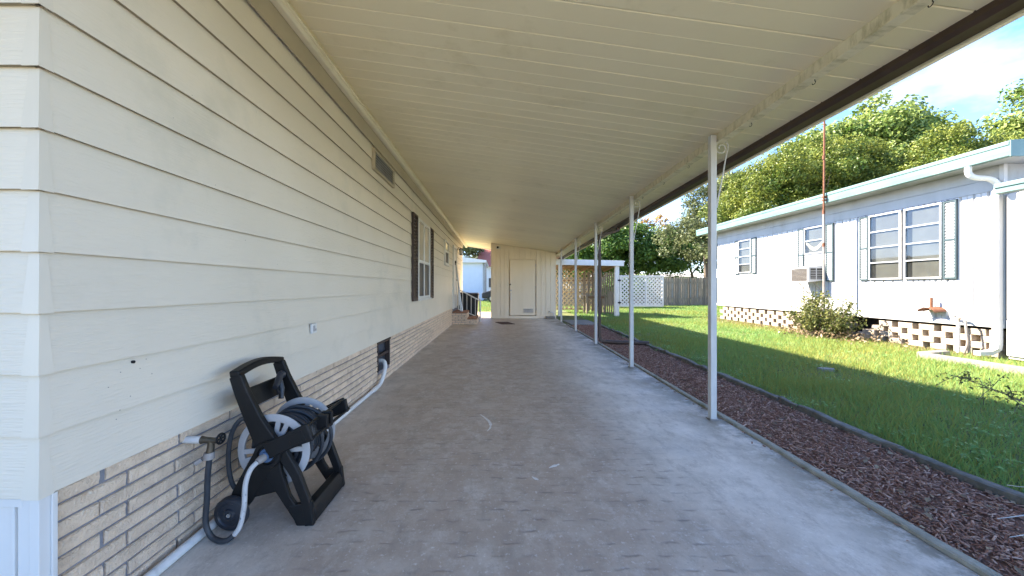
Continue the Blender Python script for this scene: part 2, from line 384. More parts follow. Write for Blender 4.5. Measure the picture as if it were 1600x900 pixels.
def lap_board(prof, axis, a, b):
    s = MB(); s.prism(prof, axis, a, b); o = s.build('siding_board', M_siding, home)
    o.data.materials.append(M_lapshadow)                   # lap shadow painted brown on each board's underside
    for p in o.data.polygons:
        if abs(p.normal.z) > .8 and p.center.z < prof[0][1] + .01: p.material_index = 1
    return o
# each board is tilted: its bottom edge stands proud of the board below
for i in range(12):
    z0 = ZB + i * PITCH; z1 = z0 + PITCH + .012
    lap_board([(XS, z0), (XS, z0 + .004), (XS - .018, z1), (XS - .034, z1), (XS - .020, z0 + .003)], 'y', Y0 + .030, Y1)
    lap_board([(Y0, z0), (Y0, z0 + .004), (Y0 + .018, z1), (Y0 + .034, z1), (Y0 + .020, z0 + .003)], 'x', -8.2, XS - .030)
    # folded metal corner cap
    e = .0028; t0, t1 = z0 - .003, z0 + PITCH - .003; d = .0172
    s = MB()
    s.hexa([(XS + e, Y0 - e, t0), (XS + e, Y0 + .040, t0), (XS + .001, Y0 + .040, t0), (XS + .001, Y0 + .001, t0),
            (XS + e - d, Y0 - e + d, t1), (XS + e - d, Y0 + .036, t1), (XS + .001 - d, Y0 + .036, t1), (XS + .001 - d, Y0 + .001 + d, t1)])
    s.hexa([(XS + e, Y0 - e, t0), (XS + .001, Y0 + .001, t0), (XS - .052, Y0 + .001, t0), (XS - .052, Y0 - e, t0),
            (XS + e - d, Y0 - e + d, t1), (XS + .001 - d, Y0 + .001 + d, t1), (XS - .048, Y0 + .001 + d, t1), (XS - .048, Y0 - e + d, t1)])
    s.build('corner_cap', M_capm, home)
# frieze board and the hanger channel that carries the carport pans
s = MB(); s.prism([(XS + .002, 2.835), (XS + .012, 2.835), (XS + .012, 3.0), (XS + .002, 3.0)], 'y', Y0 - .02, Y1)
s.build('frieze_board', M_frieze, home)
# brick skirting
s = MB(); s.box(XB - .22, XB - .012, Y0 + .03, 4.67, -.02, ZB + .01); s.box(XB - .22, XB - .012, 5.20, Y1, -.02, ZB + .01)
s.box(XB - .22, XB - .012, 4.67, 5.20, -.02, .155)
s.build('mortar', M_mortar, home)
def brick_mesh(L, H, seed, D=.05):
    r = random.Random(seed); j = lambda a: r.uniform(-a, a)
    c = .005; s = MB()
    b = [(0, 0, 0), (0, L, 0), (0, L, H), (0, 0, H)]
    m = [(D - .006 + j(.0015), y + j(.002), z + j(.0012)) for _, y, z in b]
    f = []; nx = 4
    for zz in (c, H / 2, H - c):
        for k in range(nx + 1):
            f.append((D + j(.0030), c + (L - 2 * c) * k / nx + j(.004 if 0 < k < nx else .0015), zz + j(.0022)))
    vs = b + m + f; fs = []
    for i in range(4): fs.append((i, (i + 1) % 4, 4 + (i + 1) % 4, 4 + i))
    F = lambda r_, k: 8 + r_ * (nx + 1) + k
    for r_ in range(2):
        for k in range(nx): fs.append((F(r_, k), F(r_, k + 1), F(r_ + 1, k + 1), F(r_ + 1, k)))
    fs += [tuple([4, 5] + [F(0, k) for k in range(nx, -1, -1)]), tuple([6, 7] + [F(2, k) for k in range(nx + 1)]),
           (5, 6, F(2, nx), F(1, nx), F(0, nx)), (7, 4, F(0, 0), F(1, 0), F(2, 0))]
    s.add(vs, fs); me = s.mesh('brick'); me.materials.append(M_brick); return me
BL, BH = .332, .0598; cache = {}
far = MB(); nb = 0
for row in range(9):
    z = row * BH + .004; y = 1.427 - BL * 2 + (.0 if row % 2 == 0 else .10) + random.uniform(-.006, .006)
    while y < 12.3:
        a, b = max(y, Y0 + .052), min(y + BL - .014, 15.8); y += BL + random.uniform(-.006, .006) * (1 if row else 1)
        if b - a < .03: continue
        segs = [(a, b)]
        if z + BH > .17:
            segs = [(p, q) for p, q in ((a, min(b, 4.665)), (max(a, 5.205), b)) if q - p > .03]
        for p, q in segs:
            L_ = round((q - p) / .02) * .02 if q - p < BL - .03 else round(BL - .014, 3)
            L_ = min(L_, q - p)
            key = (round(L_, 3), random.randrange(5))
            if p < 8.6:
                if key not in cache: cache[key] = brick_mesh(key[0], BH - .009, hash(key) % 999)
                put('brick', cache[key], home, loc=(XB - .05, p, z)); nb += 1
            else:
                r0 = random.uniform(-.002, .002); far.box(XB - .05, XB + r0, p, q, z, z + BH - .009)
kind(far.build('brick_course', M_brick, home, bevel=.003, seg=1), 'stuff')
# white skirting trim at the corner
s = MB(); s.box(XS - .075, XS - .035, Y0 + .008, Y0 + .02, 0, ZB - .004); s.box(XS - .034, XS - .003, Y0 + .003, Y0 + .046, 0, ZB - .004)
s.box(XS - .003, XS + .004, Y0 + .034, Y0 + .050, 0, ZB - .002)
s.build('corner_trim', M_white, home, bevel=.002)
s = MB(); s.box(-8.2, XS - .072, Y0 + .02, Y0 + .035, 0, ZB - .004)
for i in range(30): s.box(XS - .10 - i * .2, XS - .088 - i * .2, Y0 + .010, Y0 + .022, 0, ZB - .03)
s.box(-8.2, XS - .06, Y0 + .006, Y0 + .02, ZB - .03, ZB - .004)
s.build('skirting_panel', M_white, home, bevel=.002)
# crawl-space opening
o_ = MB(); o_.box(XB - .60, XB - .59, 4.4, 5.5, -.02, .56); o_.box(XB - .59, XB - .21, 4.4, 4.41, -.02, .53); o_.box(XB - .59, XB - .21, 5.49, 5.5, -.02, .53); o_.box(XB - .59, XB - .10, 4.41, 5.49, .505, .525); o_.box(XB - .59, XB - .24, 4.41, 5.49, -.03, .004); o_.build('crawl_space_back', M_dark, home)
s = MB(); s.box(XB - .06, XB + .004, 4.672, 4.70, .16, .525); s.box(XB - .06, XB + .004, 5.17, 5.198, .16, .525); s.box(XB - .06, XB + .012, 4.66, 5.21, .50, .53)
s.box(XB - .05, XB - .01, 4.70, 5.17, .325, .36)
s.build('crawl_space_frame', M_shutter, home, bevel=.003)
# louvred wall vent
s = MB(); y0, y1, z0, z1 = 4.40, 5.26, 2.555, 2.80
for (a, b, c, d) in ((y0, y1, z0, z0 + .03), (y0, y1, z1 - .03, z1), (y0, y0 + .04, z0 + .03, z1 - .03), (y1 - .04, y1, z0 + .03, z1 - .03)):
    s.box(XS - .01, XS + .028, a, b, c, d)
vent = s.build('wall_vent', M_frieze, home, bevel=.003)
s = MB(); s.box(XS - .006, XS + .004, y0 + .03, y1 - .03, z0 + .02, z1 - .02); s.build('vent_screen', M_galv, vent)
for i in range(6):
    z = z0 + .038 + i * .031
    s = MB(); s.prism([(XS + .004, z + .02), (XS + .024, z), (XS + .026, z + .003), (XS + .006, z + .023)], 'y', y0 + .04, y1 - .04)
    s.build('slat', M_alu, vent)
# big window
def home_window(y0, y1, z0, z1, panes, split):
    s = MB(); f = .05
    for (a, b, c, d) in ((y0, y1, z0, z0 + f), (y0, y1, z1 - f, z1), (y0, y0 + f, z0 + f, z1 - f), (y1 - f, y1, z0 + f, z1 - f)):
        s.box(XS - .02, XS + .035, a, b, c, d)
    s.box(XS - .02, XS + .055, y0 - .02, y1 + .02, z0 - .03, z0 - .002)
    zm = z0 + (z1 - z0) * split
    wn = s.build('window', M_white, home, bevel=.004)
    s = MB(); s.box(XS - .02, XS + .030, y0 + f, y1 - f, zm - .025, zm + .025)
    s.build('meeting_rail', M_white, wn, bevel=.003)
    n = panes
    for k in range(n):
        a = y0 + f + (y1 - y0 - 2 * f) * k / n; b = y0 + f + (y1 - y0 - 2 * f) * (k + 1) / n
        if k:
            for zz in ((z0 + f, zm - .025), (zm + .025, z1 - f)):
                s = MB(); s.box(XS - .015, XS + .028, a - .022, a + .022, *zz); s.build('mullion', M_white, wn, bevel=.003)
        s = MB(); s.box(XS + .003, XS + .009, a, b, z0 + f, zm - .025); s.build('pane', G_dark, wn)
        s = MB(); s.box(XS + .006, XS + .012, a, b, zm + .025, z1 - f); s.build('pane', G_blind, wn)
    return wn
home_window(6.84, 8.02, .99, 2.45, 2, .47)
home_window(10.36, 11.14, 1.83, 2.50, 1, .55)
def shutter(y0, y1, z0, z1, parent, x=XS, m=M_shutter, sgn=1, fm=None):
    def X(a): return x + sgn * a
    def bx(s, a0, a1, *r): p, q = sorted((X(a0), X(a1))); return s.box(p, q, *r)
    s = MB(); f = .035
    for (a, b, c, d) in ((y0, y1, z0, z0 + f), (y0, y1, z1 - f, z1), (y0, y0 + f, z0 + f, z1 - f), (y1 - f, y1, z0 + f, z1 - f), (y0 + f, y1 - f, (z0 + z1) / 2 - .02, (z0 + z1) / 2 + .02)):
        bx(s, .001, .034, a, b, c, d)
    sh = s.build('shutter', fm or m, parent, bevel=.003)
    n = max(8, int((z1 - z0) / .062))
    for i in range(n):
        z = z0 + f + (z1 - z0 - 2 * f) * i / n; h = (z1 - z0 - 2 * f) / n
        s = MB(); s.prism([(X(.004), z + h), (X(.026), z), (X(.029), z + .004), (X(.008), z + h + .003)], 'y', y0 + f, y1 - f); s.build('slat', m, sh)
    return sh
shutter(6.42, 6.78, .965, 2.465, home); shutter(8.09, 8.45, .965, 2.465, home)
# door by the steps
s = MB()
for (a, b, c, d) in ((12.33, 12.40, .50, 2.56), (13.20, 13.27, .50, 2.56), (12.40, 13.20, 2.49, 2.56)): s.box(XS - .02, XS + .04, a, b, c, d)
s.build('door_frame', M_white, home, bevel=.003)
s = MB(); s.box(XS - .02, XS + .02, 12.41, 13.19, .52, 2.48); s.box(XS + .02, XS + .026, 12.52, 13.08, 1.5, 2.3); s.box(XS + .02, XS + .026, 12.52, 13.08, .62, 1.35)
dr = s.build('door', M_white, home, bevel=.003)
s = MB(); s.lathe([(0, .0), (0, .02), (.03, .012), (.045, .028), (.07, .026), (.078, 0)], 'x', (XS + .024, 13.12, 1.45), 14); s.build('knob', M_brass, dr, True)
# wall lantern
lan = thing('wall_lantern', 'small black lantern fixed on cream siding beyond the house door', 'lamp', (XS, 13.5, 2.5))
s = MB(); s.lathe([(0, 0), (0, .05), (.02, .045), (.03, 0)], 'x', (XS, 13.5, 2.52), 16); s.build('wall_plate', M_blackp, lan, True)
s = MB(); s.tube(smooth_path([(XS + .02, 13.5, 2.52), (XS + .08, 13.5, 2.60), (XS + .15, 13.5, 2.58)]), .009, 8); s.build('arm', M_blackp, lan, True)
s = MB(); s.lathe([(0.05, 0), (.05, .02), (.02, .085), (0, .09)], 'z', (XS + .15, 13.5, 2.53), 8); s.lathe([(-.19, 0), (-.19, .05), (-.17, .055), (-.17, 0)], 'z', (XS + .15, 13.5, 2.53), 8)
for k in range(4):
    a = R(45 + 90 * k); s.tube([(XS + .15 + .075 * math.cos(a), 13.5 + .075 * math.sin(a), 2.535), (XS + .15 + .05 * math.cos(a), 13.5 + .05 * math.sin(a), 2.36)], .006, 6)
s.build('cage', M_blackp, lan)
s = MB(); s.lathe([(-.165, 0), (-.165, .04), (0, .062), (0, 0)], 'z', (XS + .15, 13.5, 2.53), 12); s.build('glass_chimney', G_blind, lan, True)
# outlet cover, cable hole and nail heads
s = MB(); s.box(XS - .006, XS + .012, 2.945, 3.02, .845, .92); pl = s.build('outlet_cover', M_white, home, bevel=.003)
s = MB(); s.box(XS + .012, XS + .018, 2.958, 2.982, .86, .905); s.box(XS + .012, XS + .016, 2.99, 3.007, .862, .88); s.build('flap', M_greyp, pl, bevel=.002)
s = MB(); s.lathe([(-.02, 0.0), (-.02, .006), (.0012, .006), (.0012, .0)], 'x', (XS - .008, 1.52, .905), 10); s.build('cable_hole', M_dark, home)
for (y, z) in ((1.42, .83), (1.47, .875), (1.55, .873), (1.58, .905), (1.455, .735), (1.50, .775), (1.60, .84), (1.455, .70), (2.2, 1.47), (2.5, 1.35), (1.95, 1.72), (1.8, 2.1), (2.9, 1.8), (2.3, 2.25), (3.6, 1.55), (1.7, 1.95)):
    k = ((z - ZB) % PITCH) / PITCH; s = MB(); s.lathe([(-.004, .0020), (.0010, .0020), (.0014, 0)], 'x', (XS - .017 * k, y, z), 8); s.build('nail_head', M_galv, home)

# ------------------------------------------------------------------ carport
cp = thing('carport', 'long cream aluminium carport roof on slim white posts', 'carport', (2.0, 8, 0))
YN, YF = .35, 17.3; PW = .305
n = int((YF - YN) / PW)
for i in range(n):
    a = YN + i * PW; b = a + PW; g = .0016; xa, xb = -1.365, 2.40
    prof = [(a + g, 0), (a + g + .006, -.0), (a + PW * .5 - .004, 0), (a + PW * .5, .0025), (a + PW * .5 + .004, 0), (b - g - .006, 0), (b - g, .005), (b - g, .016), (a + g, .016)]
    prof[0] = (a + g, .005)
    s = MB(); vs = []
    for x in (xa, None):
        for (yv, dz) in prof:
            X = xa if x is not None else xb + xr(yv); vs.append((X, yv, ceil_z(X) + dz))
    m_ = len(prof); s.add(vs, [tuple(range(m_)), tuple(range(2 * m_ - 1, m_ - 1, -1))] + [(k, (k + 1) % m_, m_ + (k + 1) % m_, m_ + k) for k in range(m_)])
    s.build('ceiling_panel', M_ceil, cp)
def along(name, sec, m, y0=YN, y1=YF, parent=cp, bevel=0.0, rel=True, nseg=1):
    """section [(x, dz)] along the open side; dz is measured from the ceiling when rel"""
    s = MB(); vs = []; k = len(sec)
    for y in (y0, y1):
        for (x, dz) in sec:
            X = x + xr(y); vs.append((X, y, (ceil_z(X) if rel else 0) + dz))
    s.add(vs, [tuple(range(k)), tuple(range(2 * k - 1, k - 1, -1))] + [(i, (i + 1) % k, k + (i + 1) % k, k + i) for i in range(k)])
    return s.build(name, m, parent, bevel=bevel)
along('roof_deck', [(2.44, .018), (2.44, .07), (-1.9, .07), (-1.9, .018)], M_white, YN - .02, YF + .02)
along('beam', [(2.0, -.001), (2.0, -.078), (1.985, -.078), (1.985, -.088), (2.055, -.080), (2.055, .006)], M_beam, YN + .02, YF - .02, bevel=.002)
along('gutter', [(2.375, .004), (2.375, -.035), (2.40, -.050), (2.47, -.050), (2.478, .06), (2.40, .06)], M_brown, YN, YF)
along('fascia', [(2.479, -.062), (2.515, -.055), (2.520, .085), (2.500, .115), (2.479, .115)], M_cream, YN, YF, bevel=.003)
s = MB(); s.prism([(XS + .013, 2.985), (-1.372, 2.985), (-1.355, 3.0), (-1.355, 3.045), (-1.366, 3.075), (XS + .013, 3.085)], 'y', YN, YF)
s.build('hanger_channel', M_cream, cp, bevel=.004)
s = MB(); s.tube([(-1.352, YN, 3.028), (-1.352, YF, 3.028)], .009, 8); s.build('channel_bead', M_cream, cp, True)
def fascia_end(name, y0, y1):
    s = MB(); xa, xb = -1.43, 2.5 + xr(y0)
    s.hexa([(xa, y0, ceil_z(xa) - .03), (xb, y0, ceil_z(xb) - .03), (xb, y1, ceil_z(xb) - .03), (xa, y1, ceil_z(xa) - .03),
            (xa, y0, ceil_z(xa) + .12), (xb, y0, ceil_z(xb) + .12), (xb, y1, ceil_z(xb) + .12), (xa, y1, ceil_z(xa) + .12)])
    s.build(name, M_cream, cp)
fascia_end('end_fascia', YN - .03, YN - .003); fascia_end('end_fascia', YF + .003, YF + .03)
PY = [1.18, 3.495, 5.78, 8.11, 10.51, 13.3]
for i, y in enumerate(PY):
    x = 1.957 + xr(y); zt = ceil_z(x) - .02; h = .027
    s = MB(); s.box(x - h, x + h, y - h, y + h, .004, zt)
    p = s.build('post', M_post, cp, bevel=.004)
    p['label'] = ['nearest white post just out of frame', 'white post standing nearest the camera', 'second white post from the camera', 'white post beside the brown downspout', 'fourth white post from the camera', 'white post in front of the shed corner'][i]
    s = MB(); s.box(x - h - .012, x + h + .012, y - h - .012, y + h + .012, 0.001, .012); s.build('base_plate', M_galv, p)
    if i in (1, 2, 3, 4):
        # bent-rod scroll bracket on the outer side of the post top
        pts = []
        for k in range(19):
            a = R(200 - k * 30); r = .018 + .0028 * k; pts.append((x + h + .045 + r * math.cos(a), y - .02, zt - .12 + r * math.sin(a)))
        e = pts[-1]
        tail = [(x + h + .085, y - .02, zt - .20), (x + h + .055, y - .02, zt - .38), (x + h + .018, y - .02, zt - .56), (x + h + .004, y - .02, zt - .66)]
        s = MB(); s.tube(smooth_path(pts, 3), .006, 6); s.tube(smooth_path([(x + h + .005, y - .02, zt - .05), (x + h + .07, y - .02, zt - .045), (x + h + .105, y - .02, zt - .10)] + tail, 5), .006, 6)
        s.build('scroll_bracket', M_post, p, True)
for y in (1.75, 2.42, 3.05, 4.1, 4.75, 5.5, 6.6, 7.4):
    x = 2.0 + xr(y); z = ceil_z(x) - .085
    pts = [(x + .03, y, z + .006), (x + .03, y, z - .012)] + [(x + .03 + .008 * math.sin(a), y + .007 - .008 * math.cos(a) * 1.0, z - .020 + .008 * math.cos(a)) for a in [R(q) for q in range(0, 270, 30)]]
    s = MB(); s.tube(pts, .0024, 6); s.build('hook', M_blackp, cp, True)
# brown downspout dropping beside the third post and lying out on the mulch
s = MB(); x = 2.42 + xr(8.13)
xp = 1.957 + xr(8.11) + .085
pa = smooth_path([(x, 8.13, 2.46), (x, 8.13, 2.40), (xp + .04, 8.13, 2.30), (xp, 8.13, 2.22), (xp, 8.13, 2.10)], 4)
def rect_tube(s, pts, w_, d_):
    pts = [Vector(p) for p in pts]; k0 = len(s.v)
    for i, p in enumerate(pts):
        d = (pts[min(i + 1, len(pts) - 1)] - pts[max(i - 1, 0)]).normalized(); q = Vector((0, 1, 0)) if abs(d.y) < .9 else Vector((1, 0, 0)); u = d.cross(q).normalized()
        for a, b in ((1, 1), (-1, 1), (-1, -1), (1, -1)): s.v.append(tuple(p + q * a * w_ / 2 + u * b * d_ / 2))
    for i in range(len(pts) - 1):
        for j in range(4): s.f.append((k0 + i * 4 + j, k0 + i * 4 + (j + 1) % 4, k0 + (i + 1) * 4 + (j + 1) % 4, k0 + (i + 1) * 4 + j))
    s.f.append(tuple(range(k0, k0 + 4))); e = k0 + 4 * (len(pts) - 1); s.f.append(tuple(range(e, e + 4)))
    return s
rect_tube(s, pa + [Vector((xp, 8.13, .16)), Vector((xp + .02, 8.13, .09)), Vector((xp + .10, 8.12, .055))], .065, .05)
ds = s.build('downspout', M_brown, cp, bevel=.004)
s = MB(); s.tube([(xp + .06, 8.14, .055), (xp + .3, 8.10, .045), (xp + .72, 8.02, .040), (xp + .98, 7.96, .040)], [.035, .042, .042, .045], 12); s.build('drain_extension', M_brown, ds, True)

# ------------------------------------------------------------------ storage shed
YS = 14.8
shed = thing('storage_shed', 'cream storage shed with grooved panels closing the far end of the carport', 'shed', (1.0, YS + 1, 0))
XL, XR_ = -.245, 2.26
def ctop(x): return ceil_z(x) - .004
DX0, DX1, DZ0, DZ1 = .48, 1.47, .12, 2.26
s = MB(); s.prism([(XL + .02, 0.002), (DX0 - .03, .002), (DX0 - .03, ctop(DX0) - .02), (XL + .02, ctop(XL) - .02)], 'y', YS + .02, YS + .06)
s.prism([(DX1 + .03, 0.002), (XR_ - .02, .002), (XR_ - .02, ctop(XR_) - .02), (DX1 + .03, ctop(DX1) - .02)], 'y', YS + .02, YS + .06)
s.prism([(DX0 - .03, DZ1 + .01), (DX1 + .03, DZ1 + .01), (DX1 + .03, ctop(DX1) - .02), (DX0 - .03, ctop(DX0) - .02)], 'y', YS + .02, YS + .06)
s.box(XL + .003, XL + .04, YS + .06, YS + 2.4, .002, ctop(XR_)); s.box(XR_ - .04, XR_ - .003, YS + .06, YS + 2.4, .002, ctop(XR_)); s.box(XL, XR_, YS + 2.36, YS + 2.4, .002, ctop(XR_))
s.build('wall_core', M_shed, shed)
def panel(a, b, z0=.10):
    s = MB(); g = .006
    s.hexa([(a + g, YS, z0), (b - g, YS, z0), (b - g, YS + .016, z0), (a + g, YS + .016, z0), (a + g, YS, ctop(a)), (b - g, YS, ctop(b)), (b - g, YS + .016, ctop(b)), (a + g, YS + .016, ctop(a))])
    s.build('wall_panel', M_shed, shed, bevel=.003, seg=1)
k = 4
for i in range(k): panel(XL + .03 + (DX0 - .03 - XL - .03) * i / k, XL + .03 + (DX0 - .03 - XL - .03) * (i + 1) / k)
for i in range(5): panel(DX0 - .03 + (DX1 - DX0 + .06) * i / 5, DX0 - .03 + (DX1 - DX0 + .06) * (i + 1) / 5, DZ1 + .012)
for i in range(4): panel(DX1 + .03 + (XR_ - .03 - DX1 - .03) * i / 4, DX1 + .03 + (XR_ - .03 - DX1 - .03) * (i + 1) / 4)
for xa in (XL, XR_ - .028):
    s = MB(); s.hexa([(xa, YS - .008, .002), (xa + .028, YS - .008, .002), (xa + .028, YS + .05, .002), (xa, YS + .05, .002)] + [(xa, YS - .008, ctop(xa)), (xa + .028, YS - .008, ctop(xa + .028)), (xa + .028, YS + .05, ctop(xa + .028)), (xa, YS + .05, ctop(xa))]); s.build('corner_trim', M_shed, shed, bevel=.003)
s = MB(); s.box(XL + .03, XR_ - .03, YS - .012, YS + .02, .002, .098); s.build('sill_board', M_shed, shed, bevel=.003)
s = MB(); s.box(DX0, DX1, YS + .004, YS + .018, DZ0, DZ1); s.box(DX0 + .004, DX0 + .49, YS - .003, YS + .004, DZ0 + .004, DZ1 - .004); s.box(DX0 + .503, DX1 - .004, YS - .003, YS + .004, DZ0 + .004, DZ1 - .004)
door = s.build('door', M_shed, shed, bevel=.002)
s = MB(); s.lathe([(0, 0), (0, .032), (-.014, .032), (-.02, .012), (-.04, .012), (-.05, .030), (-.075, .028), (-.08, 0)], 'y', (DX0 + .045, YS - .003, 1.08), 16); s.build('knob', M_alu, door, True)
s = MB(); s.lathe([(0, 0), (0, .032), (-.02, .030), (-.026, 0)], 'y', (DX0 + .02, YS - .003, 1.31), 16); s.build('deadbolt', M_brass, door, True)
s = MB(); s.box(DX0 + .028, DX0 + .062, YS - .009, YS - .003, .72, .98); s.build('latch_plate', M_white, door, bevel=.002)
s = MB(); va, vb, vc, vd = .985, 1.405, .20, .40
for (a, b, c, d) in ((va, vb, vc, vc + .02), (va, vb, vd - .02, vd), (va, va + .02, vc + .02, vd - .02), (vb - .02, vb, vc + .02, vd - .02)): s.box(a, b, YS - .014, YS - .003, c, d)
gr = s.build('vent_grille', M_shed, door)
for i in range(7): s = MB(); z = vc + .026 + i * .022; s.prism([(YS - .003, z + .014), (YS - .012, z), (YS - .014, z + .002), (YS - .005, z + .016)], 'x', va + .02, vb - .02); s.build('slat', M_greyp, gr)
for z in (.35, 1.2, 2.05): s = MB(); s.tube([(DX1 + .006, YS - .008, z - .05), (DX1 + .006, YS - .008, z + .05)], .008, 8); s.build('hinge', M_alu, door)
cam_ = thing('security_light', 'small dark round fixture on a white plate high on the shed wall', 'light', (.05, YS, 2.72))
s = MB(); s.box(-.05, .12, YS - .016, YS - .001, 2.68, 2.78); s.build('back_plate', M_white, cam_, bevel=.004)
s = MB(); s.lathe([(0, .0), (0, .03), (-.06, .042), (-.10, .040), (-.10, 0)], 'y', (.02, YS - .016, 2.735), 14); s.build('lamp_head', M_blackp, cam_, True)
hb = thing('hose_bib', 'small pale tap and pipe low at the right end of the shed wall', 'tap', (2.0, YS, 0))
s = MB(); s.tube(smooth_path([(2.16, YS - .03, .10), (2.16, YS - .05, .22), (2.06, YS - .06, .25), (1.96, YS - .05, .22)]), .018, 10); s.build('pipe', M_pvc, hb, True)
s = MB(); s.lathe([(0, 0), (0, .03), (.012, .03), (.012, 0)], 'z', (1.99, YS - .055, .275), 10); s.tube([(1.99, YS - .055, .23), (1.99, YS - .055, .28)], .008, 8); s.build('valve', M_brass, hb)
s = MB(); s.box(1.86, 2.2, YS - .20, YS - .02, .001, .09); tag(s.build('concrete_block', M_conc, bevel=.01), 'pale low block lying against the shed below the tap', 'block')
# door mat
s = MB(); s.add([(.13, 12.42, 0), (.56, 12.42, 0), (.36, 13.2, 0), (-.07, 13.2, 0)], []); s.v = []
q = [(.14, 12.42), (.58, 12.46), (.36, 13.22), (-.08, 13.18)]; s.prism(q, 'z', .002, .016)
tag(s.build('door_mat', M_mat, bevel=.004), 'dark brown doormat lying askew on the concrete before the shed', 'mat')

# ------------------------------------------------------------------ entry steps, railing, bins
st = thing('entry_steps', 'two tan brick steps with red treads rising to the house door', 'steps', (-1.1, 12.8, 0))
def brick_box(x0, x1, y0, y1, z0, z1, courses):
    s = MB(); s.box(x0 + .012, x1 - .012, y0 + .012, y1 - .012, z0, z1 - .002); s.build('mortar', M_mortar, st)
    h = (z1 - z0) / courses
    for c in range(courses):
        L = .20; x = x0 - (L / 2 if c % 2 else 0)
        while x < x1:
            a, b = max(x, x0), min(x + L - .010, x1); x += L
            if b - a > .02: s = MB(); s.box(a, b, y0, y0 + .05, z0 + c * h + .003, z0 + (c + 1) * h - .006); s.build('brick', M_brick, st, bevel=.004, seg=1)
        y = y0 + .06
        while y < y1:
            b = min(y + L - .01, y1); s = MB(); s.box(x1 - .05, x1, y, b, z0 + c * h + .003, z0 + (c + 1) * h - .006); s.build('brick', M_brick, st, bevel=.004, seg=1); y += L
def treads(x0, x1, y0, y1, z):
    nx = max(2, round((x1 - x0) / .1)); ny = max(2, round((y1 - y0) / .21))
    for i in range(nx):
        for j in range(ny):
            s = MB(); s.box(x0 + (x1 - x0) * i / nx + .004, x0 + (x1 - x0) * (i + 1) / nx - .004, y0 + (y1 - y0) * j / ny + .004, y0 + (y1 - y0) * (j + 1) / ny - .004, z - .004, z + .045); s.build('tread_brick', M_redb, st, bevel=.004, seg=1)
brick_box(XB + .004, -.985, 12.40, 13.4, .001, .36, 6); treads(XB + .004, -.975, 12.39, 13.41, .362)
brick_box(-.984, -.66, 12.40, 13.4, .001, .165, 3); treads(-.972, -.65, 12.39, 13.41, .167)
ra = thing('stair_railing', 'white metal handrail with thin balusters on the far side of the brick steps', 'railing', (-.6, 13.4, 0))
yR = 13.45
s = MB(); s.tube([(-1.36, yR, 1.13), (-.62, yR, .74)], .022, 8); s.tube([(-1.36, yR, .44), (-.62, yR, .14)], .016, 8); s.build('rail', M_white, ra, True)
s = MB(); s.tube([(-.60, yR, .002), (-.60, yR, .80)], .030, 8); s.build('newel_post', M_alu, ra, True)
s = MB(); s.tube([(-1.36, yR, .42), (-1.36, yR, 1.14)], .02, 8); s.build('wall_post', M_white, ra, True)
for k in range(4):
    t = (k + 1) / 5; s = MB(); s.tube([(-1.36 + .74 * t, yR, .44 - .30 * t), (-1.36 + .74 * t, yR, 1.13 - .39 * t)], .012, 6); s.build('baluster', M_white, ra)
gl = thing('leaning_walker', 'thin grey metal frame leaning upright on the upper brick step by the door', 'frame', (-1.2, 12.7, .41))
s = MB(); s.tube([(-1.38, 12.75, 2.0), (-1.15, 12.58, .412)], .022, 8); s.tube([(-1.385, 13.0, 1.95), (-1.24, 12.95, .412)], .018, 8); s.build('upright', M_alu, gl, True)
for z in (.9, 1.35, 1.8):
    t = (2.0 - z) / 1.59; s = MB(); s.tube([(-1.38 + .23 * t, 12.75 - .17 * t, z), (-1.385 + .145 * t, 13.0 - .05 * t, z)], .012, 8); s.build('rung', M_alu, gl)
s = MB(); s.tube([(-1.383, 12.752, 1.95), (-1.39, 12.76, 2.08)], .028, 8); s.build('grip', M_blackp, gl, True)
def bin_(x, y, label, sc=1):
    b = thing('wheelie_bin', label, 'bin', (x, y, 0), 'wheeled bins behind the steps')
    s = MB(); w0, w1, h = .24 * sc, .29 * sc, .92 * sc
    s.hexa([(x - w0, y - w0, .06), (x + w0, y - w0, .06), (x + w0, y + w0, .06), (x - w0, y + w0, .06), (x - w1, y - w1, h), (x + w1, y - w1, h), (x + w1, y + w1, h), (x - w1, y + w1, h)])
    s.build('body', M_bin, b, bevel=.02)
    s = MB(); s.hexa([(x - w1 - .02, y - w1 - .03, h + .002), (x + w1 + .02, y - w1 - .03, h + .002), (x + w1 + .02, y + w1 + .02, h + .002), (x - w1 - .02, y + w1 + .02, h + .002), (x - w1 + .02, y - w1 + .02, h + .07), (x + w1 - .02, y - w1 + .02, h + .07), (x + w1 - .02, y + w1, h + .09), (x - w1 + .02, y + w1, h + .09)]); s.build('lid', M_bin, b, bevel=.015)
    s = MB(); s.tube([(x - w1 + .03, y + w1 + .06, h - .01), (x + w1 - .03, y + w1 + .06, h - .01)], .015, 8); s.build('handle', M_bin, b, True)
    for sx in (-1, 1): s = MB(); s.lathe([(-.025, 0), (-.025, .07), (-.018, .085), (.018, .085), (.025, .07), (.025, 0)], 'x', (x + sx * (w0 + .02), y + w0 - .02, .086), 18); s.build('wheel', M_blackp, b, True)
bin_(-.98, 14.2, 'charcoal wheeled bin behind the stair railing, nearest the shed'); bin_(-1.62 + .5 - .32 + .04, 15.0, 'charcoal wheeled bin behind the stair railing, nearest the house wall')

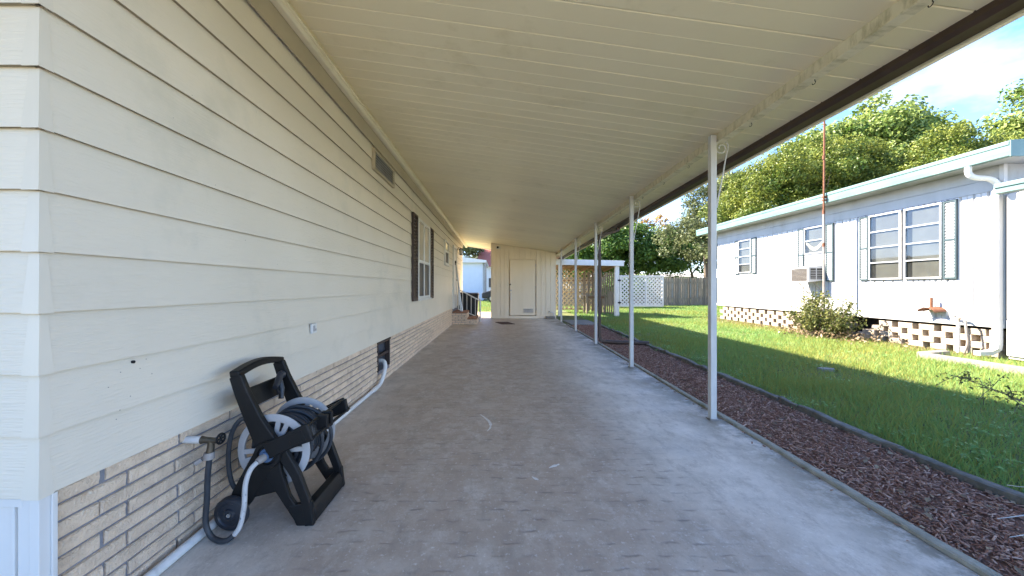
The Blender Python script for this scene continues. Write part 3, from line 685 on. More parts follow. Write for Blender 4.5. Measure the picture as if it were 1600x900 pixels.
# ------------------------------------------------------------------ pvc pipe along the wall and the pipe out of the crawl space
dp = thing('drain_pipe', 'white plastic pipe running along the foot of the brick skirting', 'pipe', (-1.42, 3, 0))
px_ = XB + .040
s = MB(); s.tube([(px_, .9, .024), (px_ + .004, 2.0, .024), (px_, 3.2, .024), (px_ + .005, 4.50, .026)], .021, 12); s.build('long_run', M_pvc, dp, True)
s = MB(); s.tube(smooth_path([(px_ + .005, 4.46, .026), (px_ + .012, 4.62, .05), (px_ + .03, 4.72, .17), (px_ + .02, 4.77, .255), (px_ - .03, 4.80, .285), (px_ - .16, 4.83, .27)], 6), .024, 12); s.build('elbow_hose', M_pvc, dp, True)
s = MB(); s.tube([(px_ + .005, 4.38, .026), (px_ + .006, 4.47, .027)], .027, 12); s.build('coupling', M_pvc, dp, True)

# ------------------------------------------------------------------ wall tap and hose reel
tap = thing('wall_tap', 'brass garden tap on a white plastic pipe above the brick skirting', 'tap', (XB, 1.79, .49))
ty, tz = 1.80, .487
s = MB(); s.tube([(XB - .03, ty, tz), (XB + .075, ty, tz - .002)], .017, 14); s.build('stub_pipe', M_pvc, tap, True)
s = MB(); s.tube([(XB + .07, ty, tz - .002), (XB + .085, ty, tz - .002), (XB + .14, ty, tz - .006)], [.019, .015, .013], 12); s.tube([(XB + .115, ty, tz), (XB + .112, ty, tz - .04), (XB + .108, ty - .004, tz - .075)], [.014, .016, .018], 10); s.build('valve_body', M_brass, tap, True)
s = MB()
cx, cy, cz = XB + .155, ty + .006, tz + .002
s.tube([(cx + .003 * math.cos(R(a)), cy + .023 * math.cos(R(a)), cz + .023 * math.sin(R(a))) for a in range(0, 361, 24)], .005, 6)
for a in (0, 60, 120): s.tube([(cx, cy + .023 * math.cos(R(a)), cz + .023 * math.sin(R(a))), (cx, cy - .023 * math.cos(R(a)), cz - .023 * math.sin(R(a)))], .004, 6)
s.build('hand_wheel', M_blackp, tap)
s = MB(); s.lathe([(0, 0), (0, .022), (-.03, .024), (-.03, 0)], 'z', (XB + .107, ty - .004, tz - .058), 12); s.tube([(XB + .085, ty - .02, tz - .085), (XB + .065, ty - .035, tz - .100)], .011, 8); s.build('hose_splitter', M_galv, tap, True)

rl = thing('hose_reel', 'black wheeled hose reel with silver grey drum standing by the tap', 'hose reel', (-1.15, 2.12, 0))
HX, HZ = -1.150, .362; YA, YB = 1.925, 2.335
def side(y0, y1, inner):
    s = MB()
    # handle arm
    s.strip([(HX + .02, HZ - .01), (HX - .075, HZ + .165), (HX - .135, HZ + .30), (HX - .168, HZ + .392)], [.125, .085, .070, .062], 'y', y0, y1)
    # front leg: outer rib, inner rib, foot
    s.strip([(HX, HZ + .045), (HX + .07, HZ + .0), (HX + .135, HZ - .11), (HX + .185, HZ - .24), (HX + .205, HZ - .36)], [.05, .055, .048, .046, .048], 'y', y0 + .001, y1 - .001)
    s.strip([(HX - .01, HZ - .01), (HX + .025, HZ - .10), (HX + .085, HZ - .225), (HX + .165, HZ - .345)], [.13, .085, .050, .05], 'y', y0 + .004, y1 - .004)
    s.prism([(HX + .10, HZ - .26), (HX + .215, HZ - .24), (HX + .228, HZ - .361), (HX + .140, HZ - .361)], 'y', y0 + .002, y1 - .002)
    # rear leg with skirt to the wheel
    s.strip([(HX - .005, HZ), (HX - .075, HZ - .11), (HX - .135, HZ - .215), (HX - .165, HZ - .275)], [.13, .115, .11, .085], 'y', y0 + .003, y1 - .003)
    s.prism([(HX - .06, HZ - .09), (HX + .03, HZ - .09), (HX + .065, HZ - .185), (HX - .13, HZ - .235)], 'y', y0 + .006, y1 - .006)
    o = s.build('side_frame', M_blackp, rl, bevel=.006, seg=2)
    c = (HX, (y0 if not inner else y1), HZ); d = -1 if not inner else 1
    s = MB(); s.lathe([(0, .070), (d * .010, .066), (d * .012, .048), (d * .004, .044), (d * .004, 0)], 'y', c, 28); s.build('hub_boss', M_blackp, o, True)
    return o
side(YA, YA + .034, False); side(YB - .034, YB, True)
# arched handle and the lower cross plate
s = MB(); N_ = 10
pts = [(YA + (YB - YA) * k / N_, HZ + .398 + .028 * math.sin(math.pi * k / N_)) for k in range(N_ + 1)]
s.strip(pts, [.036] * (N_ + 1), 'x', HX - .195, HX - .145); s.build('handle', M_blackp, rl, True, bevel=.007)
s = MB(); s.hexa([(HX - .140, YA + .03, HZ + .215), (HX - .126, YA + .03, HZ + .210), (HX - .126, YB - .03, HZ + .210), (HX - .140, YB - .03, HZ + .215), (HX - .174, YA + .03, HZ + .305), (HX - .158, YA + .03, HZ + .302), (HX - .158, YB - .03, HZ + .302), (HX - .174, YB - .03, HZ + .305)])
s.build('cross_plate', M_blackp, rl, bevel=.005)
# foot bar
s = MB(); s.prism([(HX + .150, .006), (HX + .226, .006), (HX + .222, .060), (HX + .205, .092), (HX + .170, .098), (HX + .150, .070)], 'y', YA + .034, YB - .034); s.build('foot_bar', M_blackp, rl, True, bevel=.004)
# rear axle and wheels
s = MB(); s.tube([(HX - .165, YA - .05, .083), (HX - .165, YB + .05, .083)], .010, 10); s.build('axle', M_galv, rl, True)
for yw, d in ((YA - .004, -1), (YB + .004, 1)):
    c = (HX - .165, yw, .083)
    s = MB(); s.lathe([(0, .0), (0, .072), (d * .008, .082), (d * .030, .082), (d * .040, .074), (d * .041, .058), (d * .034, .052), (d * .036, .030), (d * .046, .026), (d * .048, .016), (d * .038, .012), (d * .038, 0)], 'y', c, 36)
    wh = s.build('wheel', M_rubber, rl, True)
# drum: two slotted discs, a core, coiled hose
def disc(y, t):
    RO = .186
    s = MB(); s.lathe([(0, .150), (0, RO - .006), (t * .3, RO), (t * .7, RO), (t, RO - .006), (t, .150), (0, .150)], 'y', (HX, y, HZ), 48)
    s.lathe([(0, 0), (0, .062), (t, .062), (t, 0)], 'y', (HX, y, HZ), 32)
    o = s.build('drum_disc', M_greyp, rl, True)
    for k in range(6):
        a = R(60 * k + 12); ca, sa = math.cos(a), math.sin(a)
        s = MB()
        for off in (-.024, .024):
            p0 = (HX + ca * .052 - sa * off * .5, HZ + sa * .052 + ca * off * .5); p1 = (HX + ca * .158 - sa * off, HZ + sa * .158 + ca * off)
            s.strip([p0, p1], [.022, .026], 'y', y + .001, y + t - .001)
        s.strip([(HX + ca * .050, HZ + sa * .050), (HX + ca * .100, HZ + sa * .100)], [.045, .03], 'y', y + .003, y + t - .003)
        s.build('spoke', M_greyp, o, bevel=.003)
disc(YA + .046, .014); disc(YB - .060, .014)
s = MB(); s.lathe([(0, .0), (0, .085), (.286, .085), (.286, 0)], 'y', (HX, YA + .060, HZ), 32); s.build('drum_core', M_blackp, rl, True)
s = MB()
for lay, r in ((0, .092), (1, .110), (2, .128)):
    pts = []; turns = 10; ya, yb = YA + .073, YB - .073
    for k in range(turns * 20 + 1):
        t = k / (turns * 20); a = 2 * math.pi * turns * t; rr = r + .004 * math.sin(a * .37 + lay) ; pts.append((HX + rr * math.cos(a), ya + (yb - ya) * (t if lay % 2 == 0 else 1 - t) + .003 * math.sin(a * .5), HZ + rr * math.sin(a)))
    s.tube(pts, .0105, 8)
# loose outer turns that sag forward
for k, (yc, ro, dx, dz) in enumerate(((2.07, .140, .010, -.016), (2.15, .146, .020, -.050), (2.225, .150, .034, -.045))):
    pts = [(HX + dx * max(0, math.cos(a)) + ro * math.cos(a), yc + .012 * math.sin(a + k), HZ + dz * (1 - math.sin(a)) * .5 + ro * math.sin(a)) for a in [2 * math.pi * q / 40 for q in range(41)]]
    s.tube(pts, .0108, 8)
s.build('coiled_hose', M_hose, rl, True)
s = MB(); s.tube(smooth_path([(HX - .12, 2.0, HZ + .10), (HX - .165, 1.985, HZ + .16), (HX - .215, 1.97, HZ + .08), (HX - .225, 1.965, HZ - .08), (HX - .19, 1.975, HZ - .20), (HX - .10, 2.0, HZ - .15)], 6), .0115, 8); s.build('hose_tail', M_hose, rl, True)
# hose guide: two arms carrying two rods
for y0, y1 in ((YA - .030, YA - .004), (YB + .004, YB + .030)):
    s = MB(); s.strip([(HX + .005, HZ + .025), (HX + .10, HZ + .068), (HX + .17, HZ + .100), (HX + .225, HZ + .122)], [.085, .078, .085, .092], 'y', y0, y1)
    g = s.build('guide_arm', M_blackp, rl, bevel=.008)
    s = MB(); s.strip([(HX + .125, HZ + .080), (HX + .195, HZ + .110)], [.05, .052], 'y', y0 - .003, y0 + .003); s.build('recess_plate', M_blackp, g, bevel=.002)
s = MB(); s.tube([(HX + .205, YA - .02, HZ + .150), (HX + .205, YB + .02, HZ + .150)], .008, 8); s.tube([(HX + .240, YA - .02, HZ + .095), (HX + .240, YB + .02, HZ + .095)], .008, 8); s.build('guide_rod', M_blackp, rl, True)
s = MB(); s.box(HX + .195, HX + .252, YA + .10, YA + .125, HZ + .085, HZ + .165); s.box(HX + .195, HX + .252, YA + .155, YA + .18, HZ + .085, HZ + .165); s.box(HX + .19, HX + .21, YA + .125, YA + .155, HZ + .10, HZ + .16); s.build('guide_slider', M_blackp, rl, bevel=.005)
s = MB(); s.hexa([(HX + .13, YB - .03, HZ + .06), (HX + .25, YB - .03, HZ + .09), (HX + .25, YB + .002, HZ + .09), (HX + .13, YB + .002, HZ + .06), (HX + .12, YB - .03, HZ + .115), (HX + .235, YB - .03, HZ + .165), (HX + .235, YB + .002, HZ + .165), (HX + .12, YB + .002, HZ + .115)]); s.build('crank_grip', M_blackp, rl, bevel=.006)
# swivel inlet and leader hose to the tap
s = MB(); s.lathe([(.0, 0), (0, .034), (-.012, .034), (-.016, .024), (-.030, .022), (-.030, 0)], 'y', (HX, YA - .004, HZ), 20); s.build('swivel_inlet', M_blue, rl, True)
s = MB(); s.tube([(HX, YA - .028, HZ), (HX - .004, YA - .05, HZ - .002), (HX - .012, YA - .066, HZ - .008)], [.018, .019, .015], 12); s.build('hose_coupling', M_galv, rl, True)
lh = thing('leader_hose', 'short leader hose looping from the tap over the floor to the reel, pale then black', 'hose', (-1.25, 1.8, 0))
A = smooth_path([(HX - .012, YA - .066, HZ - .008), (HX - .030, YA - .090, HZ - .035), (HX - .048, YA - .098, HZ - .10), (HX - .050, YA - .105, HZ - .20), (HX - .062, YA - .115, HZ - .285), (HX - .085, YA - .122, HZ - .325)], 6)
s = MB(); s.tube(A, .0115, 10); s.build('pale_length', M_leader, lh, True)
s = MB(); s.tube(smooth_path([A[-1], (HX - .115, YA - .128, .016), (HX - .150, YA - .128, .014), (HX - .195, YA - .120, .030), (HX - .222, YA - .118, .09), (HX - .215, YA - .120, .20), (HX - .208, YA - .124, .32), (XB + .110, ty - .006, tz - .09)], 6), .0125, 10); s.build('black_length', M_hose, lh, True)
# spray nozzle hooked over the cross plate
nzl = thing('spray_nozzle', 'grey pistol spray nozzle hooked on the handle of the hose reel', 'nozzle', (HX - .12, 2.25, HZ + .3))
nx_, ny_, nz_ = HX - .125, 2.20, HZ + .285
s = MB(); s.tube([(nx_ + .0, ny_ + .055, nz_ + .035), (nx_ + .012, ny_ + .01, nz_ + .012), (nx_ + .022, ny_ - .035, nz_ - .012)], [.020, .018, .014], 12); s.lathe([(-.012, 0), (-.012, .02), (.012, .024), (.02, 0)], 'y', (nx_, ny_ + .062, nz_ + .038), 14); s.build('barrel', M_rubber, nzl, True)
s = MB(); s.tube([(nx_ + .008, ny_ + .03, nz_ + .02), (nx_ + .03, ny_ + .02, nz_ - .03), (nx_ + .035, ny_ + .002, nz_ - .085)], [.017, .015, .014], 12); s.build('grip', M_hose, nzl, True)
s = MB(); s.tube([(nx_ + .02, ny_ - .02, nz_ - .012), (nx_ + .045, ny_ - .03, nz_ - .05), (nx_ + .042, ny_ - .022, nz_ - .075)], [.007, .006, .005], 8); s.build('trigger', M_blackp, nzl, True)

# ------------------------------------------------------------------ neighbouring mobile home
XN = 8.6; NY0, NY1 = 6.52, 15.0
nh = thing('mobile_home', 'white ribbed metal mobile home with pale teal eaves across the lawn', 'house', (12, 10.8, 0))
s = MB(); s.box(XN + .025, XN + 6.5, NY0 + .03, NY1 - .03, .53, 3.5)
s.build('wall_core', M_galv, nh)
s = MB(); s.prism([(XN + .30, .0), (XN + .34, .0), (XN + .34, .54), (XN + .30, .54)], 'y', NY0, NY1); s.build('crawl_space_back', M_dark, nh)
openings = [(7.39, 8.88, 1.36, 2.85), (10.04, 10.73, 1.36, 2.85), (12.95, 13.66, 1.69, 2.85)]
def rib_panel(y0, y1, z0, z1):
    y0 += .005; y1 -= .005; s = MB(); n = 1; w_ = (y1 - y0) / n; pr = []
    for i in range(n):
        a = y0 + i * w_; pr += [(XN + .018, a + .001), (XN + .016, a + .008), (XN, a + .014), (XN, a + w_ * .5 - .009), (XN + .009, a + w_ * .5 - .004), (XN + .009, a + w_ * .5 + .004), (XN, a + w_ * .5 + .009), (XN, a + w_ - .014), (XN + .016, a + w_ - .008), (XN + .018, a + w_ - .001)]
    pr += [(XN + .03, y1 - .001), (XN + .03, y0 + .001)]
    s.prism(pr, 'z', z0, z1); s.build('wall_panel', M_nwall, nh)
y = NY0
while y < NY1 - .01:
    b = min(y + .203, NY1)
    rib_panel(y, b, .60, 2.872); y = b
for (z0, z1) in ((2.875, 3.075), (3.08, 3.30)):
    s = MB(); s.box(XN - .004 if z0 > 3 else XN - .010, XN + .04, NY0, NY1, z0, z1); s.build('frieze_board', M_nfrieze, nh, bevel=.003)
s = MB(); s.prism([(XN - .022, .505), (XN + .04, .505), (XN + .04, .598), (XN - .006, .598), (XN - .022, .585)], 'y', NY0 - .01, NY1 + .01); s.build('sill_trim', M_nwall, nh, bevel=.003)
s = MB(); s.box(XN - .012, XN + .05, NY0 - .012, NY0 + .05, .50, 3.3); s.build('corner_trim', M_nwall, nh, bevel=.003)
EX = XN - .46; EY0, EY1 = 6.06, 15.6
s = MB(); s.box(EX + .02, XN + 6.9, EY0 + .02, EY1 - .02, 3.302, 3.33); s.build('soffit', M_nfrieze, nh)
s = MB(); s.prism([(EX, 3.28), (EX + .02, 3.27), (EX + .05, 3.50), (XN + 3.2, 3.78), (XN + 6.95, 3.50), (XN + 6.9, 3.335), (EX + .05, 3.335)], 'y', EY0 + .03, EY1 - .03); s.build('roof', M_white, nh)
s = MB(); s.prism([(EX - .05, 3.285), (EX - .004, 3.265), (EX - .004, 3.52), (EX - .06, 3.52), (EX - .068, 3.50), (EX - .068, 3.455), (EX - .056, 3.445), (EX - .056, 3.36)], 'y', EY0, EY1); s.build('gutter', M_teal, nh, bevel=.004)
s = MB(); s.prism([(EX - .06, 3.268), (EX - .06, 3.525), (EX + 1.5, 3.62), (XN + 3.2, 3.80), (XN + 6.95, 3.50), (XN + 6.95, 3.27)], 'y', EY0 - .02, EY0 - .003); s.build('gable_trim', M_teal, nh)
s = MB(); s.box(XN + .045, XN + 6.5, NY0 + .0, NY0 + .029, 2.9, 3.30); s.build('gable_panel', M_nfrieze, nh)
def n_window(y0, y1, z0, z1, rows, curtain=False):
    s = MB(); f = .035
    for (a, b, c, d) in ((y0, y1, z0, z0 + f), (y0, y1, z1 - f, z1), (y0, y0 + f, z0 + f, z1 - f), (y1 - f, y1, z0 + f, z1 - f)): s.box(XN - .045, XN + .02, a, b, c, d)
    wn = s.build('window', M_alu, nh, bevel=.003)
    s = MB(); s.box(XN - .006, XN - .002, y0 + f, y1 - f, z0 + f, z1 - f); s.build('room_behind', M_dark, wn)
    s = MB(); s.box(XN - .012, XN - .007, y0 + f + .0, y1 - f - (y1 - y0) * .16, z0 + f, z1 - f - .04); s.build('blind', M_blind, wn)
    if curtain:
        s = MB(); m_ = 14
        for k in range(m_):
            t0, t1 = k / m_, (k + 1) / m_; ya, yb = y0 + .05 + (y1 - y0 - .1) * t0, y0 + .05 + (y1 - y0 - .1) * t1
            za = z0 + .28 - .20 * math.sin(math.pi * t0); zb = z0 + .28 - .20 * math.sin(math.pi * t1)
            xo = XN - .016 - .004 * (k % 2)
            s.hexa([(xo, ya, za), (xo + .003, ya, za), (xo + .003, yb, zb), (xo, yb, zb), (xo, ya, za + .10), (xo + .003, ya, za + .10), (xo + .003, yb, zb + .10), (xo, yb, zb + .10)])
        s.build('curtain', M_frieze, wn)
    h = (z1 - z0 - 2 * f) / rows
    for k in range(rows):
        za = z0 + f + h * k; zb = za + h
        s = MB(); s.hexa([(XN - .036, y0 + f, za), (XN - .033, y0 + f, za), (XN - .033, y1 - f, za), (XN - .036, y1 - f, za), (XN - .026, y0 + f, zb), (XN - .023, y0 + f, zb), (XN - .023, y1 - f, zb), (XN - .026, y1 - f, zb)]); s.build('pane', G_clear, wn)
        if k: s = MB(); s.box(XN - .044, XN - .018, y0 + f, y1 - f, za - .014, za + .014); s.build('jalousie_rail', M_alu, wn)
    return wn
n_window(7.40, 8.09, 1.37, 2.84, 4); n_window(8.15, 8.86, 1.37, 2.84, 4)
n_window(10.05, 10.72, 2.11, 2.84, 2, True); n_window(12.97, 13.64, 1.70, 2.84, 4)
s = MB(); s.box(XN - .014, XN + .01, 10.05, 10.72, 1.80, 2.105); s.build('infill_panel', M_nwall, nh, bevel=.003)
for (a, b, c, d) in ((7.165, 7.385, 1.36, 2.85), (8.88, 9.09, 1.36, 2.85), (9.80, 10.02, 1.36, 2.85), (10.75, 10.95, 1.36, 2.85), (12.73, 12.95, 1.66, 2.86), (13.66, 13.86, 1.66, 2.86)):
    shutter(a, b, c, d, nh, XN - .004, M_nwall, -1, M_tealdk)
# concrete block skirting with open pockets
bm_ = {}
def block_mesh(L, H):
    if (L, H) in bm_: return bm_[(L, H)]
    r = random.Random(int(L * 1000)); s = MB(); j = lambda a: r.uniform(-a, a)
    s.hexa([(0 + j(.004), 0 + j(.004), 0), (.19, 0, 0), (.19, L, 0), (0 + j(.004), L + j(.004), 0), (0 + j(.006), 0 + j(.004), H), (.19, 0, H), (.19, L, H), (0 + j(.006), L + j(.004), H)])
    me = s.mesh('concrete_block'); me.materials.append(M_block); bm_[(L, H)] = me; return me
H = .118
for row in range(4):
    y = NY0 + .06 + (.20 if row % 2 else 0)
    if row % 2: o = put('concrete_block', block_mesh(.16, H - .004), nh, loc=(XN + .02, NY0 + .05, row * H - .012), bevel=.006, seg=1)
    while y < NY1 - .25:
        gone = (8.75 < y + .14 < 9.45 and row > 1) or (8.95 < y + .14 < 9.35 and row == 1)
        if not gone:
            o = put('concrete_block', block_mesh(random.choice((.275, .285, .29)), H - .004), nh, loc=(XN + .02 + random.uniform(-.008, .008), y, row * H - .012), bevel=.006, seg=1)
        y += .40
# window air conditioner
ac = thing('air_conditioner', 'boxy white window air conditioner below the curtained window of the white home', 'air conditioner', (XN - .2, 10.35, 1.4))
ax0, ax1, ay0, ay1, az0, az1 = XN - .44, XN - .016, 10.08, 10.68, 1.38, 1.79
s = MB(); s.hexa([(ax0, ay0, az0 - .05), (ax1, ay0, az0), (ax1, ay1, az0), (ax0, ay1, az0 - .05), (ax0, ay0, az1 - .05), (ax1, ay0, az1), (ax1, ay1, az1), (ax0, ay1, az1 - .05)]); s.build('casing', M_nwall, ac, bevel=.012)
s = MB(); s.box(ax0 - .006, ax0 + .003, ay0 + .04, ay1 - .04, az0 - .01, az1 - .09); s.build('coil_grille', mat('coil_grey', (.025, .022, .019), (.04, .036, .03), 60, .7), ac)
for k in range(9): s = MB(); z = az0 + .008 + k * .034; s.box(ax0 - .010, ax0 - .005, ay0 + .04, ay1 - .04, z, z + .005); s.build('grille_bar', M_galv, ac)
for k in range(2):
    a = ax0 + .06 + k * .17; s = MB(); s.box(a, a + .14, ay0 - .005, ay0 + .003, az0 + .03, az1 - .09); lv = s.build('side_louvre', MATS['coil_grey'], ac)
    for q in range(6): s = MB(); z = az0 + .04 + q * .044; s.box(a, a + .14, ay0 - .010, ay0 - .004, z, z + .010); s.build('slat', M_nwall, lv)
s = MB(); s.tube([(XN - .30, 10.12, 1.36), (XN - .005, 10.12, 1.05)], .012, 6); s.tube([(XN - .30, 10.62, 1.36), (XN - .005, 10.62, 1.05)], .012, 6); s.build('support_bracket', M_galv, ac)
# antenna mast
ms = thing('antenna_mast', 'tall thin rusty antenna mast clamped to the teal eave of the white home', 'mast', (8.02, 9.42, 0))
mx_, my_ = EX - .115, 9.44
s = MB(); s.tube([(mx_, my_, 0), (mx_, my_, 3.0)], .024, 10); s.build('lower_tube', M_galv, ms, True)
s = MB(); s.tube([(mx_, my_, 2.98), (mx_ + .03, my_, 7.2)], .021, 10); s.build('upper_tube', M_rust, ms, True)
for z in (2.2, 3.0, 4.35, 5.3): s = MB(); s.tube([(mx_ + .0, my_, z), (mx_, my_, z + .09)], .030, 10); s.build('coupling', M_rust, ms, True)
s = MB(); s.box(mx_ - .03, EX - .05, my_ - .03, my_ + .03, 3.40, 3.44); s.box(mx_ - .03, EX - .05, my_ - .03, my_ + .03, 3.33, 3.36); s.build('clamp', M_rust, ms)
# white downspout at the near corner
dn = MB(); yq = 6.56
pth = smooth_path([(EX - .02, 6.62, 3.27), (EX - .015, 6.618, 3.16), (EX + .06, 6.60, 3.09), (XN - .18, 6.58, 3.06), (XN - .065, 6.565, 2.98), (XN - .055, yq, 2.86), (XN - .055, yq, 2.7)], 6)
dn.tube(pth, .045, 12); d0 = dn.build('downspout', M_pvc, nh, True)
s = MB(); s.box(XN - .095, XN - .015, yq - .05, yq + .05, .20, 2.86); s.build('straight_run', M_nwall, d0, bevel=.01)
s = MB(); rect_tube(s, [Vector(p) for p in ((XN - .055, yq, .24), (XN - .06, yq + .01, .14), (XN - .12, yq + .06, .07), (XN - .25, yq + .13, .05))], .10, .08); s.build('shoe', M_nwall, d0, bevel=.008)
# porch at the near end with its own teal awning edge
pc = thing('porch_enclosure', 'white panelled porch with a low teal roof edge beside the white downspout', 'porch', (9.5, 5.5, 0))
s = MB(); s.box(XN + .02, XN + 4, 4.0, 6.47, .0, 2.78); s.build('wall_core', M_nwall, pc)
for k in range(6):
    y1_ = 6.475 - k * .40; s = MB(); s.box(XN - .01, XN + .019, y1_ - .39, y1_, .66 if k < 1 else .1, 2.76) ; s.build('wall_panel', M_nwall, pc, bevel=.006)
s = MB(); s.box(XN - .014, XN + .019, 6.085, 6.475, .05, .65); s.build('kick_panel', M_nwall, pc, bevel=.006)
s = MB(); s.box(XN - .03, XN + .0, 4.95, 6.06, .75, 2.6); dw = s.build('screen_frame', M_tealdk, pc, bevel=.004)
s = MB(); s.box(XN - .036, XN - .028, 5.03, 5.98, .83, 2.52); s.build('screen_pane', G_dark, dw)
s = MB(); s.box(XN - .32, XN + 4.2, 3.8, 6.30, 2.80, 2.86); s.build('roof', M_white, pc)
s = MB(); s.prism([(XN - .40, 2.74), (XN - .33, 2.72), (XN - .33, 2.90), (XN - .41, 2.90), (XN - .42, 2.88), (XN - .42, 2.83), (XN - .40, 2.82)], 'y', 3.8, 6.33); s.build('gutter', M_teal, pc, bevel=.003)
# flue hood, standpipe, edging slab
fh = thing('flue_hood', 'curved rusty metal hood on a short pipe low on the white wall', 'vent', (XN, 7.55, .75))
s = MB(); yc = 7.50
arc = [(yc - .155 * math.cos(a), .70 + .10 * math.sin(a)) for a in [R(q) for q in range(10, 171, 16)]]
for i in range(len(arc) - 1):
    (ya, za), (yb, zb) = arc[i], arc[i + 1]; s.hexa([(XN - .24, ya, za), (XN - .001, ya, za + .02), (XN - .001, yb, zb + .02), (XN - .24, yb, zb), (XN - .24, ya, za + .006), (XN - .001, ya, za + .026), (XN - .001, yb, zb + .026), (XN - .24, yb, zb + .006)])
s.build('hood', M_rust, fh)
s = MB(); s.tube([(XN - .12, yc, .80), (XN - .12, yc, 1.0)], .022, 10); s.build('stub', M_rust, fh, True)
sp_ = thing('standpipe', 'white standpipe with an old tap and hanging grey hose against the block skirting', 'tap', (XN - .12, 7.05, 0))
s = MB(); s.tube([(XN - .10, 7.08, 0), (XN - .10, 7.08, .56)], .026, 10); s.build('riser', M_pvc, sp_, True)
s = MB(); s.tube(smooth_path([(XN - .10, 7.08, .56), (XN - .105, 7.06, .63), (XN - .13, 6.98, .64), (XN - .15, 6.93, .58)], 4), .02, 8); s.lathe([(0, 0), (0, .04), (.012, .04), (.012, 0)], 'z', (XN - .12, 7.14, .67), 10); s.tube([(XN - .105, 7.06, .62), (XN - .12, 7.14, .68)], .01, 8); s.build('valve', M_galv, sp_, True)
s = MB(); s.tube(smooth_path([(XN - .15, 6.93, .58), (XN - .16, 6.91, .40), (XN - .15, 6.90, .2), (XN - .16, 6.94, .01)], 5), .018, 8); s.build('hanging_hose', M_galv, sp_, True)
s = MB(); pts = [(7.62, 6.50), (7.42, 6.62), (7.55, 6.80)]
for i, (x0, y0, x1, y1) in enumerate(((7.34, 6.62, 7.42, 5.0), (7.36, 6.66, 8.0, 6.86))):
    d = Vector((x1 - x0, y1 - y0)).normalized(); nrm = Vector((-d.y, d.x)) * .07; s = MB()
    s.prism([(x0 + nrm.x, y0 + nrm.y), (x1 + nrm.x, y1 + nrm.y), (x1 - nrm.x, y1 - nrm.y), (x0 - nrm.x, y0 - nrm.y)], 'z', -.05, .075)
    tag(s.build('concrete_curb', M_conc, bevel=.012), ['pale concrete curb edging a bed, running towards the camera from the downspout', 'short pale concrete curb running from the lawn to the standpipe'][i], 'curb')
s = MB(); s.prism([(4.75, 5.62), (4.90, 5.58), (4.97, 5.66), (4.85, 5.74), (4.74, 5.70)], 'z', -.04, .012)
tag(s.build('flat_stone', M_conc, bevel=.008), 'small pale flat stone lying in the shaded lawn', 'stone')
# fallen blocks under the bush gap
for i, (x, y, z, rz, rx) in enumerate(((8.38, 9.16, .0, .4, .0), (8.50, 8.96, .01, -.5, .1), (8.46, 9.12, .115, 1.0, .12))):
    o = put('fallen_block', block_mesh(.28, H - .004).copy(), None, loc=(x, y, z), bevel=.006, seg=1); o.rotation_euler = (rx, 0, rz)
    tag(o, ['fallen concrete block on the ground nearest the bush', 'fallen concrete block lying by the broken skirting, nearest the double window', 'tilted concrete block on top of the fallen blocks'][i], 'block', 'fallen skirting blocks')

# ------------------------------------------------------------------ bed edgings
s_i = 0; y = .35
def edge_row(fn, name, m, w0, h0, L0, labels, cat, base, jit):
    par = thing(name, labels, cat, (fn(6), 6, 0)); y = .3
    while y < 12.35:
        L = random.uniform(*L0); b = min(y + L, 12.4)
        if 12.4 - b < .15: b = 12.4
        n = max(2, int((b - y) / .16)); s = MB(); vs = []
        for k in range(n + 1):
            yy = y + .004 + (b - y - .008) * k / n; e = jit; c = fn(yy) + random.uniform(-e, e) * .5; ww = w0 / 2 + random.uniform(-e, e) * .5; hh = h0 + random.uniform(-e, e) * .6
            vs += [(c - ww, yy, base), (c - ww * .96, yy, hh * .78), (c - ww * .62, yy, hh), (c + ww * .62, yy, hh + random.uniform(-e, e) * .2), (c + ww * .96, yy, hh * .76), (c + ww, yy, base)]
        fs = [tuple(range(6)), tuple(range(6 * n + 5, 6 * n - 1, -1))]
        for k in range(n): fs += [(k * 6 + j, k * 6 + (j + 1) % 6, (k + 1) * 6 + (j + 1) % 6, (k + 1) * 6 + j) for j in range(6)]
        s.add(vs, fs); s.build('edging_piece', m, par); y = b
edge_row(mulch_edge, 'bed_edging', M_stone, .075, .038, (1.0, 1.5), 'weathered grey edging between the mulch bed and the lawn', 'edging', -.08, .026)
edge_row(lambda y: slab_edge(y) + .032, 'slab_edging', M_edge, .058, .022, (2.2, 3.0), 'thin mossy strip along the edge of the concrete beside the mulch', 'edging', -.08, .004)

# ------------------------------------------------------------------ pavilion with lattice, gate, fence
pv = thing('garden_shelter', 'open garden shelter with a white roof edge and tan lattice back', 'shelter', (3.9, 17.5, 0))
PYF, PYB = 16.4, 19.0
for (x, y, wd, m, lab) in ((5.10, PYF, .085, M_white, 'white front corner post carrying the gate'), (2.66, PYF, .06, M_white, 'white front post by the shed'), (5.10, PYB, .06, M_wood, 'rear post'), (2.66, PYB, .06, M_wood, 'rear post'), (3.95, PYB, .06, M_tanwood, 'tan rear post')):
    s = MB(); s.box(x - wd, x + wd, y - wd, y + wd, -.03, 2.22); s.build('post', m, pv, bevel=.006)['label'] = lab
s = MB(); s.hexa([(2.3, PYF - .16, 2.16), (5.36, PYF - .16, 2.10), (5.36, PYF - .10, 2.10), (2.3, PYF - .10, 2.16), (2.3, PYF - .16, 2.40), (5.36, PYF - .16, 2.33), (5.36, PYF - .10, 2.33), (2.3, PYF - .10, 2.40)]); s.build('fascia_board', M_white, pv, bevel=.006)
s = MB(); s.hexa([(2.3, PYF - .098, 2.30), (5.36, PYF - .098, 2.24), (5.36, PYB + .2, 2.06), (2.3, PYB + .2, 2.10), (2.3, PYF - .098, 2.385), (5.36, PYF - .098, 2.32), (5.36, PYB + .2, 2.10), (2.3, PYB + .2, 2.14)]); s.build('roof', M_beamwood, pv)
